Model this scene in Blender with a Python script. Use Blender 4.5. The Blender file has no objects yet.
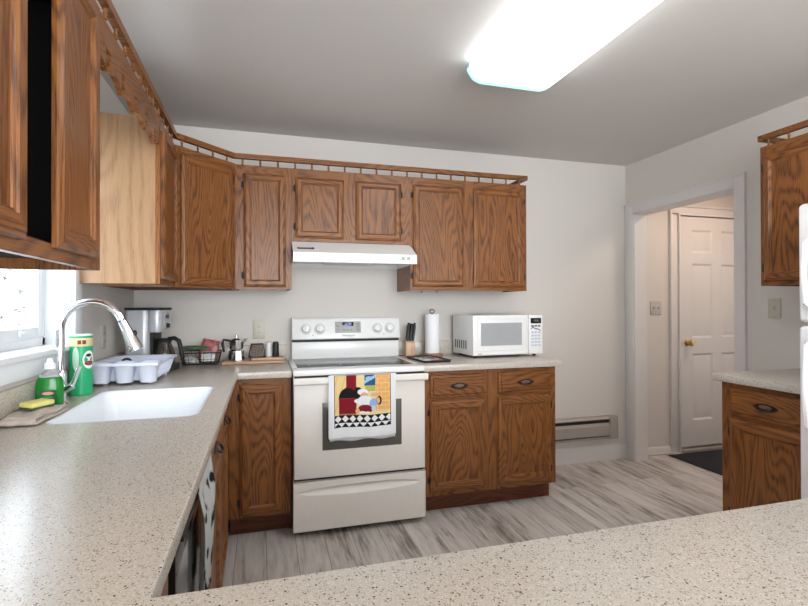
import bpy, bmesh, math, random
from mathutils import Vector, Matrix
random.seed(7)
C = bpy.context.scene.collection
S = bpy.context.scene
PI = math.pi

# ------------------------------------------------------------------ camera, world, lights, exposure
cam_d = bpy.data.cameras.new('camera'); cam = bpy.data.objects.new('camera', cam_d); C.objects.link(cam)
cam_d.sensor_fit = 'HORIZONTAL'; cam_d.sensor_width = 36; cam_d.lens = 489.42 * 36 / 808; cam_d.clip_start = .02
YAW, PITCH, ROLL = .2805, .0055, -.0026
fw = Vector((math.sin(YAW) * math.cos(PITCH), math.cos(YAW) * math.cos(PITCH), math.sin(PITCH)))
r0 = Vector((math.cos(YAW), -math.sin(YAW), 0)); u0 = r0.cross(fw)
r1 = r0 * math.cos(ROLL) + u0 * math.sin(ROLL); u1 = -r0 * math.sin(ROLL) + u0 * math.cos(ROLL)
m = Matrix((r1, u1, -fw)).transposed().to_4x4(); m.translation = Vector((-.1687, -3.417, 1.2712)); cam.matrix_world = m
S.camera = cam

w = bpy.data.worlds.new('overcast_sky'); S.world = w; w.use_nodes = True
w.node_tree.nodes['Background'].inputs[0].default_value = (.80, .90, 1, 1)
w.node_tree.nodes['Background'].inputs[1].default_value = 8.0

def area(name, loc, rot, sx, sy, power, col, portal=False):
    l = bpy.data.lights.new(name, 'AREA'); l.shape = 'RECTANGLE'; l.size = sx; l.size_y = sy; l.energy = power; l.color = col
    if portal: l.cycles.is_portal = True
    o = bpy.data.objects.new(name, l); C.objects.link(o); o.location = loc; o.rotation_euler = rot; return o
area('kitchen_window_daylight', (-1.11, -1.3725, 1.567), (0, -PI / 2, 0), .91, .66, 1, (1, 1, 1), portal=True)
area('dining_room_window_portal', (.6, -6.45, 1.35), (PI / 2, 0, 0), 3.4, 2.0, 1, (1, 1, 1), portal=True)
area('rear_fill_light', (.6, -6.25, 1.35), (PI / 2, 0, 0), 3.4, 2.0, 98, (1, .955, .90))  # added fill lamp behind the camera, brightens the fronts facing it
area('hall_lamp_light', (3.45, -.75, 2.38), (0, 0, 0), .3, .3, 12, (1, .76, .60))
area('hall_side_light', (4.25, -1.0, 1.2), (0, PI / 2, 0), 1.2, 1.2, 3.5, (.86, .92, 1))  # unseen cool lamp in front of the solid end wall of the hall

S.view_settings.view_transform = 'Standard'; S.view_settings.look = 'None'
S.view_settings.gamma = 1; S.view_settings.exposure = 0.0; S.view_settings.use_curve_mapping = False

# ------------------------------------------------------------------ materials
def new_mat(name):
    m = bpy.data.materials.new(name); m.use_nodes = True
    nt = m.node_tree; return m, nt, nt.nodes['Principled BSDF']
def N(nt, t, **kw):
    n = nt.nodes.new(t)
    for k, v in kw.items():
        if k.startswith('_'): setattr(n, k[1:], v)
        else: n.inputs[k].default_value = v
    return n
def L(nt, a, b): nt.links.new(a, b)
def ramp(nt, fac, stops, interp='LINEAR'):
    r = nt.nodes.new('ShaderNodeValToRGB'); r.color_ramp.interpolation = interp
    while len(r.color_ramp.elements) < len(stops): r.color_ramp.elements.new(.5)
    for e, (p, c) in zip(r.color_ramp.elements, stops):
        e.position = p; e.color = (c, c, c, 1) if not isinstance(c, tuple) else (*c, 1)
    L(nt, fac, r.inputs[0]); return r.outputs[0]
def mth(nt, op, a, b=None):
    n = nt.nodes.new('ShaderNodeMath'); n.operation = op
    for i, v in enumerate((a, b)):
        if v is None: continue
        if isinstance(v, (int, float)): n.inputs[i].default_value = v
        else: L(nt, v, n.inputs[i])
    return n.outputs[0]
def mixc(nt, f, a, b, mode='MIX'):
    n = nt.nodes.new('ShaderNodeMix'); n.data_type = 'RGBA'; n.blend_type = mode
    for s, v in ((n.inputs[0], f), (n.inputs[6], a), (n.inputs[7], b)):
        if isinstance(v, (int, float)): s.default_value = v
        elif isinstance(v, tuple): s.default_value = (*v, 1)
        else: L(nt, v, s)
    return n.outputs[2]
def bump(nt, bsdf, h, strength=.1, dist=.001):
    b = nt.nodes.new('ShaderNodeBump'); b.inputs['Strength'].default_value = strength; b.inputs['Distance'].default_value = dist
    L(nt, h, b.inputs['Height']); L(nt, b.outputs[0], bsdf.inputs['Normal'])
def plain(name, col, rough=.5, metal=0, noise=.04, scale=40, **kw):
    m, nt, b = new_mat(name)
    tc = N(nt, 'ShaderNodeTexCoord'); n = N(nt, 'ShaderNodeTexNoise', Scale=scale, Detail=3.0); L(nt, tc.outputs['Object'], n.inputs['Vector'])
    d = tuple(c * (1 - noise) for c in col); e = tuple(min(1, c * (1 + noise)) for c in col)
    L(nt, ramp(nt, n.outputs[0], [(.3, d), (.7, e)]), b.inputs['Base Color'])
    b.inputs['Roughness'].default_value = rough; b.inputs['Metallic'].default_value = metal
    for k, v in kw.items(): b.inputs[k.replace('_', ' ')].default_value = v
    return m
def wood(name, axis, light, dark, rough=.38, fig=30.0, acr=5.0):
    m, nt, b = new_mat(name)
    tc = N(nt, 'ShaderNodeTexCoord'); oi = N(nt, 'ShaderNodeObjectInfo')
    off = nt.nodes.new('ShaderNodeVectorMath'); off.operation = 'MULTIPLY_ADD'
    cmb = N(nt, 'ShaderNodeCombineXYZ'); rnd = mth(nt, 'MULTIPLY', oi.outputs['Random'], 7.0)
    for i in range(3): L(nt, rnd, cmb.inputs[i])
    L(nt, tc.outputs['Object'], off.inputs[0]); off.inputs[1].default_value = (1, 1, 1); L(nt, cmb.outputs[0], off.inputs[2])
    def mp(a, al):
        s = [a, a, a]; s['xyz'.index(axis)] = al
        n = N(nt, 'ShaderNodeMapping'); n.inputs['Scale'].default_value = s; L(nt, off.outputs[0], n.inputs[0]); return n.outputs[0]
    n1 = N(nt, 'ShaderNodeTexNoise', Scale=1.0, Detail=1.5, Roughness=.45, Distortion=.25); L(nt, mp(acr, .85), n1.inputs['Vector'])
    ph = mth(nt, 'MULTIPLY', n1.outputs[0], fig * 2 * PI)
    n1b = N(nt, 'ShaderNodeTexNoise', Scale=1.0, Detail=2.0); L(nt, mp(85, 3.5), n1b.inputs['Vector'])
    ph = mth(nt, 'ADD', ph, mth(nt, 'MULTIPLY', n1b.outputs[0], 1.8))
    ring = mth(nt, 'ADD', mth(nt, 'MULTIPLY', mth(nt, 'SINE', ph), .5), .5)
    ring = mth(nt, 'POWER', ring, 1.9)
    n2 = N(nt, 'ShaderNodeTexNoise', Scale=1.0, Detail=2.0, Roughness=.6); L(nt, mp(420, 14), n2.inputs['Vector'])
    pore = ramp(nt, n2.outputs[0], [(.44, 0.0), (.62, 1.0)])
    n3 = N(nt, 'ShaderNodeTexNoise', Scale=1.0, Detail=2.0); L(nt, mp(7, 2.0), n3.inputs['Vector'])
    f = mth(nt, 'ADD', mth(nt, 'MULTIPLY', ring, .40), mth(nt, 'MULTIPLY', pore, mth(nt, 'ADD', mth(nt, 'MULTIPLY', ring, .40), .30)))
    f = mth(nt, 'MINIMUM', mth(nt, 'ADD', f, mth(nt, 'MULTIPLY', mth(nt, 'SUBTRACT', n3.outputs[0], .5), .5)), 1.0)
    mid = tuple((a * .5 + c * .5) for a, c in zip(light, dark))
    L(nt, ramp(nt, f, [(0.0, light), (.5, mid), (.95, dark)]), b.inputs['Base Color'])
    b.inputs['Roughness'].default_value = rough
    b.inputs['Specular IOR Level'].default_value = .35; b.inputs['Coat Weight'].default_value = .12; b.inputs['Coat Roughness'].default_value = .2
    bump(nt, b, mth(nt, 'SUBTRACT', 1.0, f), .25, .0006)
    return m
OL, OD = (.272, .102, .027), (.070, .021, .006)
WZ = wood('oak_grain_up', 'z', OL, OD); WX = wood('oak_grain_across', 'x', OL, OD); WY = wood('oak_grain_deep', 'y', OL, OD)
WS = wood('oak_side_window_lit', 'z', (.40, .24, .13), (.28, .155, .075), fig=16.0, rough=.3)  # paler copy of the oak, window light put into its tone
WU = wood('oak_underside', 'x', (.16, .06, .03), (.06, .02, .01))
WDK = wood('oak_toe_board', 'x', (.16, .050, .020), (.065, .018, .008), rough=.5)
SHADEIN = plain('cabinet_inside_shade', (.006, .005, .004), .8)  # shade of the open cabinet gap put into a near-black colour

def counter_mat():
    m, nt, b = new_mat('speckled_solid_surface')
    tc = N(nt, 'ShaderNodeTexCoord'); geo = N(nt, 'ShaderNodeNewGeometry'); P = geo.outputs['Position']
    base = None
    n = N(nt, 'ShaderNodeTexNoise', Scale=600.0, Detail=2.0); L(nt, P, n.inputs['Vector'])
    col = ramp(nt, n.outputs[0], [(.3, (.46, .405, .345)), (.5, (.57, .51, .445)), (.7, (.65, .60, .535))])
    def speck(scale, thr, r, c, col):
        v = N(nt, 'ShaderNodeTexVoronoi', Scale=scale); L(nt, P, v.inputs['Vector'])
        sx = N(nt, 'ShaderNodeSeparateColor'); L(nt, v.outputs['Color'], sx.inputs[0])
        a = mth(nt, 'LESS_THAN', sx.outputs[0], thr)
        rr = mth(nt, 'MULTIPLY', mth(nt, 'ADD', sx.outputs[1], .35), r)
        d = mth(nt, 'LESS_THAN', v.outputs['Distance'], rr)
        return mixc(nt, mth(nt, 'MULTIPLY', a, d), col, c)
    col = speck(340, .28, .45, (.67, .64, .60), col)
    col = speck(330, .27, .40, (.29, .22, .165), col)
    col = speck(260, .13, .34, (.07, .055, .045), col)
    L(nt, col, b.inputs['Base Color']); b.inputs['Roughness'].default_value = .25
    return m
CT = counter_mat()
def floor_mat():
    m, nt, b = new_mat('grey_plank_vinyl')
    geo = N(nt, 'ShaderNodeNewGeometry'); sp = N(nt, 'ShaderNodeSeparateXYZ'); L(nt, geo.outputs['Position'], sp.inputs[0])
    cb = N(nt, 'ShaderNodeCombineXYZ'); L(nt, sp.outputs[1], cb.inputs[0]); L(nt, sp.outputs[0], cb.inputs[1])
    br = N(nt, 'ShaderNodeTexBrick', Scale=1.0); L(nt, cb.outputs[0], br.inputs['Vector'])
    br.offset = .37; br.inputs['Color1'].default_value = (.0, .0, .0, 1); br.inputs['Color2'].default_value = (1, 1, 1, 1); br.inputs['Mortar'].default_value = (.5, .5, .5, 1)
    br.inputs['Mortar Size'].default_value = .0012; br.inputs['Brick Width'].default_value = 1.22; br.inputs['Row Height'].default_value = .152; br.inputs['Mortar Smooth'].default_value = .1
    sc = N(nt, 'ShaderNodeSeparateColor'); L(nt, br.outputs['Color'], sc.inputs[0]); rnd = sc.outputs[0]
    cz = N(nt, 'ShaderNodeCombineXYZ'); L(nt, sp.outputs[0], cz.inputs[0]); L(nt, sp.outputs[1], cz.inputs[1]); L(nt, mth(nt, 'MULTIPLY', rnd, 9.0), cz.inputs[2])
    def st(a, al, det, dist=0.0):
        mp = N(nt, 'ShaderNodeMapping'); mp.inputs['Scale'].default_value = (a, al, 1); L(nt, cz.outputs[0], mp.inputs[0])
        n = N(nt, 'ShaderNodeTexNoise', Scale=1.0, Detail=det, Roughness=.6, Distortion=dist); L(nt, mp.outputs[0], n.inputs['Vector']); return n.outputs[0]
    f = mth(nt, 'ADD', mth(nt, 'MULTIPLY', st(13, 1.6, 5.0, .8), .75), mth(nt, 'MULTIPLY', st(70, 6, 4.0), .38))
    f = mth(nt, 'ADD', f, mth(nt, 'MULTIPLY', mth(nt, 'SUBTRACT', rnd, .5), .10))
    col = ramp(nt, f, [(.38, (.15, .125, .11)), (.47, (.35, .31, .28)), (.54, (.53, .49, .455)), (.68, (.66, .62, .585))])
    col = mixc(nt, br.outputs['Fac'], col, (.12, .105, .1))
    L(nt, col, b.inputs['Base Color']); b.inputs['Roughness'].default_value = .38
    bump(nt, b, f, .12, .001)
    return m
FL = floor_mat()
def paint(name, col, rough=.6, b_=.05):
    m, nt, b = new_mat(name); tc = N(nt, 'ShaderNodeTexCoord')
    n = N(nt, 'ShaderNodeTexNoise', Scale=180.0, Detail=3.0); L(nt, tc.outputs['Object'], n.inputs['Vector'])
    n2 = N(nt, 'ShaderNodeTexNoise', Scale=1.3, Detail=2.0); L(nt, tc.outputs['Object'], n2.inputs['Vector'])
    L(nt, ramp(nt, n2.outputs[0], [(.3, tuple(c * .98 for c in col)), (.7, tuple(c * 1.01 for c in col))]), b.inputs['Base Color'])
    b.inputs['Roughness'].default_value = rough; bump(nt, b, n.outputs[0], b_, .001); return m
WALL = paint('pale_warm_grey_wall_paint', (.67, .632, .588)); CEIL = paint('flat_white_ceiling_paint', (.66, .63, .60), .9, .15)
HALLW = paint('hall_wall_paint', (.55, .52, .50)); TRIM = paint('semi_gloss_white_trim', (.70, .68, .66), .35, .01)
WTRIM = paint('window_white_vinyl', (.80, .82, .84), .35, .01)
APPL = plain('white_appliance_enamel', (.86, .86, .85), .22, noise=.01)
ALMOND = plain('bisque_oven_enamel', (.84, .80, .745), .25, noise=.01)
FRIDGEW = plain('white_fridge_enamel', (.86, .87, .89), .3, noise=.01)
BLACKP = plain('black_plastic', (.010, .010, .011), .5)
BLACKG = plain('black_gloss', (.012, .012, .014), .08)
CERAM = plain('grey_black_cooktop_glass', (.03, .032, .035), .16, noise=.5, scale=900, Specular_IOR_Level=.3)
OVGL = plain('smoked_oven_glass', (.105, .095, .085), .12, noise=.03)
GREYP = plain('grey_plastic', (.40, .40, .39), .4)
SILV = plain('brushed_silver', (.60, .62, .66), .36, .35, noise=.03)
CHROME = plain('polished_chrome', (.82, .83, .85), .07, 1, noise=.01)
BRASS = plain('polished_brass', (.62, .42, .16), .18, 1)
BRONZE = plain('dark_antique_bronze', (.045, .032, .025), .4, .6, noise=.3, scale=120)
BRONZ2 = plain('worn_bronze_relief', (.25, .17, .13), .35, .7, noise=.4, scale=220)
BLKMET = plain('black_iron', (.02, .018, .017), .45, .3)
HEATM = plain('taupe_heater_enamel', (.36, .325, .29), .4)
SINKM = plain('white_composite_sink', (.86, .89, .92), .25, noise=.01)
IVORY = plain('ivory_plate_plastic', (.56, .54, .44), .4, noise=.02)
WPLATE = plain('pale_plate_plastic', (.50, .48, .44), .4, noise=.02)
RACKW = plain('white_rack_plastic', (.74, .78, .90), .35, noise=.01)
PAPER = plain('quilted_white_paper', (.88, .88, .90), .9, noise=.04, scale=160)
DARKSLOT = plain('dark_slot', (.01, .01, .01), .6)
MATM = plain('black_rubber_doormat', (.012, .013, .018), .85, noise=.5, scale=500)
BOARDM = wood('maple_board', 'x', (.58, .38, .25), (.42, .25, .15), fig=6.0)
BLOCKM = wood('beech_block', 'z', (.66, .44, .28), (.48, .29, .17), fig=5.0)
BROWNW = wood('brown_stand_wood', 'x', (.36, .18, .09), (.2, .09, .04), fig=5.0)
CLOTHM = plain('beige_terry_cloth', (.50, .42, .36), .95, noise=.15, scale=400)
YEL = plain('yellow_sponge_foam', (.78, .68, .22), .9, noise=.12, scale=300); DGREEN = plain('dark_green_scour_pad', (.03, .10, .04), .95, noise=.3, scale=400)
GCAN = plain('green_can_paper', (.01, .42, .17), .35, noise=.03); CREAM = plain('cream_label', (.75, .66, .34), .5); MAROON = plain('maroon_print', (.28, .03, .02), .5)
WHITE = plain('white_print', (.85, .85, .85), .5, noise=.01); TEALG = plain('teal_plastic_lid', (.05, .45, .3), .4)
def glassy(name, col, rough=.05, tr=.9, ior=1.45):
    m, nt, b = new_mat(name); b.inputs['Base Color'].default_value = (*col, 1); b.inputs['Roughness'].default_value = rough
    b.inputs['Transmission Weight'].default_value = tr; b.inputs['IOR'].default_value = ior; return m
SOAPG = glassy('green_dish_soap', (.01, .35, .04), .1, .45); CLEARP = glassy('clear_plastic', (.9, .93, .95), .1, .75)
def thin_glass(name, mix=.06):
    m, nt, b = new_mat(name); nt.nodes.remove(b); out = nt.nodes['Material Output']
    t = N(nt, 'ShaderNodeBsdfTransparent'); g = N(nt, 'ShaderNodeBsdfGlossy'); g.inputs['Roughness'].default_value = .02
    x = N(nt, 'ShaderNodeMixShader'); x.inputs[0].default_value = mix
    L(nt, t.outputs[0], x.inputs[1]); L(nt, g.outputs[0], x.inputs[2]); L(nt, x.outputs[0], out.inputs[0]); return m
PANE = thin_glass('window_glass'); CARAFE = glassy('carafe_glass', (.10, .08, .07), .03, .6)
def emit(name, col, s):
    m, nt, b = new_mat(name); b.inputs['Base Color'].default_value = (*col, 1)
    b.inputs['Emission Color'].default_value = (*col, 1); b.inputs['Emission Strength'].default_value = s; return m
LENS = emit('lit_acrylic_lens', (.93, .98, 1), 7.0); LENSEND = emit('lit_lens_end_cap', (.42, .80, .86), 1.2)
LCD = emit('blue_display_digits', (.25, .3, 1), 1.2)
def attr_mat(name, rough=.8):
    m, nt, b = new_mat(name); a = N(nt, 'ShaderNodeAttribute', _attribute_name='Col')
    L(nt, a.outputs['Color'], b.inputs['Base Color']); b.inputs['Roughness'].default_value = rough; b.inputs['Specular IOR Level'].default_value = .15
    n = N(nt, 'ShaderNodeTexNoise', Scale=900.0); tc = N(nt, 'ShaderNodeTexCoord'); L(nt, tc.outputs['Object'], n.inputs['Vector']); bump(nt, b, n.outputs[0], .2, .001); return m
PRINT = attr_mat('printed_cotton'); TRAYP = attr_mat('printed_tray_face', .9)

# ------------------------------------------------------------------ mesh helpers
class MB:
    def __init__(s): s.bm = bmesh.new()
    def _m(s, faces, mat):
        for f in faces: f.material_index = mat
    def box(s, x0, x1, y0, y1, z0, z1, mat=0, bev=0, seg=2, rot=None, piv=None):
        vs = [s.bm.verts.new((x, y, z)) for z in (z0, z1) for y in (y0, y1) for x in (x0, x1)]
        F = [(0, 2, 3, 1), (4, 5, 7, 6), (0, 1, 5, 4), (1, 3, 7, 5), (3, 2, 6, 7), (2, 0, 4, 6)]
        fs = [s.bm.faces.new([vs[i] for i in f]) for f in F]; s._m(fs, mat)
        if bev > 0:
            es = list({e for f in fs for e in f.edges})
            r = bmesh.ops.bevel(s.bm, geom=es, offset=bev, segments=seg, affect='EDGES', profile=.5); s._m(r['faces'], mat)
            vs = list({v for f in r['faces'] for v in f.verts} | {v for v in vs if v.is_valid})
        if rot is not None:
            bmesh.ops.rotate(s.bm, verts=vs, cent=piv or (0, 0, 0), matrix=rot)
        return vs
    def prism(s, pts, a0, a1, axis='z', mat=0, bev=0):
        def P(p, a): return {'z': (p[0], p[1], a), 'y': (p[0], a, p[1]), 'x': (a, p[0], p[1])}[axis]
        A = [s.bm.verts.new(P(p, a0)) for p in pts]; B = [s.bm.verts.new(P(p, a1)) for p in pts]
        fs = [s.bm.faces.new(A), s.bm.faces.new(B[::-1])]
        n = len(pts)
        for i in range(n): fs.append(s.bm.faces.new([A[i], B[i], B[(i + 1) % n], A[(i + 1) % n]]))
        s._m(fs, mat); bmesh.ops.recalc_face_normals(s.bm, faces=fs)
        if bev: 
            r = bmesh.ops.bevel(s.bm, geom=list({e for f in fs for e in f.edges}), offset=bev, segments=2, affect='EDGES', profile=.5); s._m(r['faces'], mat)
    def loft(s, loops, mat=0, cap0=True, cap1=True, closed=True):
        R = [[s.bm.verts.new(p) for p in l] for l in loops]; fs = []
        n = len(R[0])
        for a, b in zip(R, R[1:]):
            for i in range(n if closed else n - 1):
                j = (i + 1) % n; fs.append(s.bm.faces.new([a[i], a[j], b[j], b[i]]))
        if cap0: fs.append(s.bm.faces.new(R[0][::-1]))
        if cap1: fs.append(s.bm.faces.new(R[-1]))
        s._m(fs, mat); bmesh.ops.recalc_face_normals(s.bm, faces=fs)
        return fs
    def lathe(s, prof, c=(0, 0, 0), seg=28, mat=0, axis='z', sy=1.0):
        loops = []
        for r, h in prof:
            r = max(r, 1e-5); l = []
            for i in range(seg):
                a = 2 * PI * i / seg; x, y = r * math.cos(a), r * math.sin(a) * sy
                v = {'z': (x, y, h), 'x': (h, x, y), 'y': (x, -h, y)}[axis]
                l.append((c[0] + v[0], c[1] + v[1], c[2] + v[2]))
            loops.append(l)
        s.loft(loops, mat)
    def tube(s, pts, r, seg=10, mat=0, closed=False):
        pts = [Vector(p) for p in pts]; n = len(pts); rs = r if isinstance(r, (list, tuple)) else [r] * n
        loops = []; prev = None
        for i, p in enumerate(pts):
            if closed: t = (pts[(i + 1) % n] - pts[i - 1])
            else: t = pts[min(i + 1, n - 1)] - pts[max(i - 1, 0)]
            t.normalize()
            if prev is None: a = t.orthogonal().normalized()
            else: a = (prev - t * prev.dot(t)).normalized()
            prev = a; b = t.cross(a)
            loops.append([p + (a * math.cos(2 * PI * k / seg) + b * math.sin(2 * PI * k / seg)) * rs[i] for k in range(seg)])
        if closed: loops.append(loops[0]); s.loft(loops, mat, False, False); bmesh.ops.remove_doubles(s.bm, verts=s.bm.verts[:], dist=1e-6)
        else: s.loft(loops, mat)
    def ell(s, c, r, mat=0, seg=20, rings=12):
        loops = []
        for j in range(rings + 1):
            t = -PI / 2 + PI * j / rings; rr = max(math.cos(t), 1e-4)
            loops.append([(c[0] + r[0] * rr * math.cos(2 * PI * i / seg), c[1] + r[1] * rr * math.sin(2 * PI * i / seg), c[2] + r[2] * math.sin(t)) for i in range(seg)])
        s.loft(loops, mat)
    def frame_sweep(s, x0, x1, z0, z1, prof, matV=0, matH=1, yb=0):
        # mitred frame facing -y; prof = [(inset, height out)]
        R = []
        for ins, h in prof:
            R.append([s.bm.verts.new(p) for p in ((x0 + ins, yb - h, z0 + ins), (x1 - ins, yb - h, z0 + ins), (x1 - ins, yb - h, z1 - ins), (x0 + ins, yb - h, z1 - ins))])
        for a, b in zip(R, R[1:]):
            for i in range(4):
                j = (i + 1) % 4; f = s.bm.faces.new([a[i], a[j], b[j], b[i]]); f.material_index = matH if i in (0, 2) else matV
        return R
    def build(s, name, mats, parent=None, smooth=35):
        me = bpy.data.meshes.new(name); s.bm.normal_update(); s.bm.to_mesh(me); s.bm.free()
        for mt in (mats if isinstance(mats, (list, tuple)) else [mats]): me.materials.append(mt)
        if smooth:
            me.shade_smooth(); me.set_sharp_from_angle(angle=math.radians(smooth))
        o = bpy.data.objects.new(name, me); C.objects.link(o)
        if parent is not None: o.parent = parent
        return o
def thing(name, label, cat, loc=(0, 0, 0), rz=0, group=None):
    o = bpy.data.objects.new(name, None); C.objects.link(o); o.location = loc; o.rotation_euler = (0, 0, rz); o.empty_display_size = .05
    return tag(o, label, cat, group)
def tag(o, label, cat, group=None):
    o['label'] = label; o['category'] = cat
    if group: o['group'] = group
    return o
def struct(name, mb, mats, parent=None, smooth=35):
    o = mb.build(name, mats, parent, smooth)
    if parent is None: o['kind'] = 'structure'
    return o
def text(name, s, size, mat, parent, loc, rot, ext=.0004, align='CENTER'):
    cu = bpy.data.curves.new(name, 'FONT'); cu.body = s; cu.size = size; cu.extrude = ext; cu.align_x = align; cu.align_y = 'CENTER'; cu.resolution_u = 3
    t = bpy.data.objects.new(name + '_src', cu); C.objects.link(t)
    dg = bpy.context.evaluated_depsgraph_get(); me = bpy.data.meshes.new_from_object(t.evaluated_get(dg)); bpy.data.objects.remove(t)
    me.materials.clear(); me.materials.append(mat)
    o = bpy.data.objects.new(name, me); C.objects.link(o); o.parent = parent; o.location = loc; o.rotation_euler = rot; return o
def rrect(x0, x1, y0, y1, r, n=6):
    P = []
    for cx, cy, a0 in ((x1 - r, y1 - r, 0), (x0 + r, y1 - r, 90), (x0 + r, y0 + r, 180), (x1 - r, y0 + r, 270)):
        for i in range(n + 1):
            a = math.radians(a0 + 90 * i / n); P.append((cx + r * math.cos(a), cy + r * math.sin(a)))
    return P

XL, XR, H = -.946, 2.748, 2.434
YR = -6.4   # rear wall of the dining area behind the camera

# ------------------------------------------------------------------ room shell
b = MB(); b.box(XL - .15, 4.5, YR - .1, .1, -.1, 0); struct('floor', b, FL, smooth=0)
b = MB(); b.box(XL - .15, 4.5, YR - .1, .1, H, H + .1); struct('ceiling', b, CEIL, smooth=0)
b = MB(); b.box(XL - .15, 4.5, 0, .12, 0, H); struct('wall_back', b, WALL, smooth=0)
# left wall with the window opening
WY0, WY1, WZ0, WZ1 = -1.70, -1.045, 1.114, 2.02
b = MB()
b.box(XL - .15, XL, YR, WY0, 0, H); b.box(XL - .15, XL, WY1, 0, 0, H); b.box(XL - .15, XL, WY0, WY1, 0, WZ0); b.box(XL - .15, XL, WY0, WY1, WZ1, H)
struct('wall_left', b, WALL, smooth=0)
# right wall with the doorway
DY0, DY1, DZ = -1.0, -.085, 2.03
b = MB(); b.box(XR, XR + .115, YR, DY0, 0, H); b.box(XR, XR + .115, DY1, 0, 0, H); b.box(XR, XR + .115, DY0, DY1, DZ, H); struct('wall_right', b, WALL, smooth=0)
b = MB(); b.box(XL - .15, -1.2 + .1, YR - .1, YR, 0, H); b.box(2.3, 4.5, YR - .1, YR, 0, H); b.box(-1.1, 2.3, YR - .1, YR, 2.35, H); b.box(-1.1, 2.3, YR - .1, YR, 0, .35); struct('wall_rear', b, WALL, smooth=0)
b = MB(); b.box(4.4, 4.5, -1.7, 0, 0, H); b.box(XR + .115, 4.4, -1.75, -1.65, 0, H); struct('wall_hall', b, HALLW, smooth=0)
# doorway lining and casing
b = MB()
b.box(XR - .004, XR + .119, DY1 - .018, DY1, 0, DZ); b.box(XR - .004, XR + .119, DY0, DY0 + .018, 0, DZ); b.box(XR - .004, XR + .119, DY0, DY1, DZ - .018, DZ)
struct('trim_1', b, TRIM, smooth=0)
b = MB()
def casing(y0, y1, z0, z1):
    b.box(XR - .016, XR, y0, y1, z0, z1, bev=.004)
casing(DY1 - .012, -.004, 0, DZ + .07); casing(DY0 - .062, DY0 + .012, 0, DZ + .07); casing(DY0 + .012, DY1 - .012, DZ - .012, DZ + .07)
b.box(XR - .021, XR, DY0 - .066, DY0 - .05, 0, DZ + .075, bev=.003); b.box(XR - .021, XR, DY0 - .05, -.004, DZ + .06, DZ + .075, bev=.003)
struct('trim_2', b, TRIM)
# baseboards
b = MB(); b.prism([(0, 0), (-.014, 0), (-.014, .10), (-.008, .12), (0, .125)], 1.69, XR, 'x'); struct('baseboard_back', b, TRIM)
b = MB(); b.prism([(0, 0), (-.014, 0), (-.014, .05), (-.008, .062), (0, .065)], XR + .115, 3.215, 'x'); b.box(XR + .115, 3.215, -.026, 0, 0, .018, bev=.005); struct('baseboard_hall', b, TRIM)
# ------------------------------------------------------------------ six panel door in the hall
dr = thing('door_1', '', ''); del dr['label']; del dr['category']; dr['kind'] = 'structure'; dr.location = (3.29, 0, 0)
b = MB(); W_ = .775; Y = -.028
xs = [0, .12, .345, .445, .67, W_]; zs = [.055, .27, .85, .985, 1.63, 1.725, 1.925, 2.035]
panels = [(i, j) for i in (1, 3) for j in (1, 3, 5)]
def wallgrid(b, xs, zs, holes, y, th):
    for i in range(len(xs) - 1):
        for j in range(len(zs) - 1):
            if (i, j) in holes: continue
            v = [b.bm.verts.new(p) for p in ((xs[i], y, zs[j]), (xs[i + 1], y, zs[j]), (xs[i + 1], y, zs[j + 1]), (xs[i], y, zs[j + 1]))]; b.bm.faces.new(v)
wallgrid(b, xs, zs, panels, Y, 0)
for i, j in panels:
    R = b.frame_sweep(xs[i], xs[i + 1], zs[j], zs[j + 1], [(0, 0), (.006, -.003), (.016, -.010), (.022, -.010), (.046, -.002), (.05, -.0015)], 0, 0, Y)
    b.bm.faces.new(R[-1])
b.box(0, W_, Y + .012, -.002, .055, 2.035); b.box(0, W_, Y, Y + .012, .05, .055); b.box(-.001, 0, Y, 0, .05, 2.035)
bmesh.ops.remove_doubles(b.bm, verts=b.bm.verts[:], dist=1e-5)
b.build('door_panel', TRIM, dr, 20)
b = MB()
b.box(-.083, -.022, -.018, 0, 0, 2.05, bev=.003); b.box(-.10, -.084, -.025, 0, 0, 2.119, bev=.003); b.box(-.083, .87, -.018, 0, 2.062, 2.118, bev=.003); b.box(-.1, .887, -.025, 0, 2.12, 2.138, bev=.003); b.box(-.021, -.004, -.036, 0, 0, 2.045, bev=.002); b.box(-.021, .80, -.036, 0, 2.046, 2.061, bev=.002); b.box(W_ + .02, .87, -.018, 0, 0, 2.05, bev=.003)
b.build('door_frame', TRIM, dr)
b = MB(); b.box(-.004, W_ + .004, -.06, 0, 0, .03, bev=.004); b.build('door_threshold', HEATM, dr)
b = MB(); b.lathe([(.0, 0), (.027, 0), (.027, .006), (.012, .012), (.010, .03), (.024, .036), (.029, .048), (.024, .06), (.0, .066)], (.06, -.028, .945), axis='y'); b.build('door_knob', BRASS, dr)

# ------------------------------------------------------------------ kitchen window
wd = thing('window_1', '', ''); del wd['label']; del wd['category']; wd['kind'] = 'structure'; wd.location = (XL, 0, 0)
b = MB(); x0, x1 = -.15, -.095
b.box(x0, x1, WY0, WY0 + .03, WZ0, WZ1); b.box(x0, x1, WY1 - .022, WY1, WZ0, WZ1); b.box(x0, x1, WY0, WY1, WZ0, WZ0 + .03); b.box(x0, x1, WY0, WY1, WZ1 - .03, WZ1)
ym = -1.56
for a, c, xx in ((WY0 + .03, ym + .02, -.135), (ym - .02, WY1 - .022, -.12)):
    b.box(xx, xx + .025, a, a + .04, WZ0 + .03, WZ1 - .03, bev=.003); b.box(xx, xx + .025, c - .04, c, WZ0 + .03, WZ1 - .03, bev=.003)
    b.box(xx, xx + .025, a + .04, c - .04, WZ0 + .03, WZ0 + .075, bev=.003); b.box(xx, xx + .025, a + .04, c - .04, WZ1 - .07, WZ1 - .03, bev=.003)
b.build('window_frame', WTRIM, wd)
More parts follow.
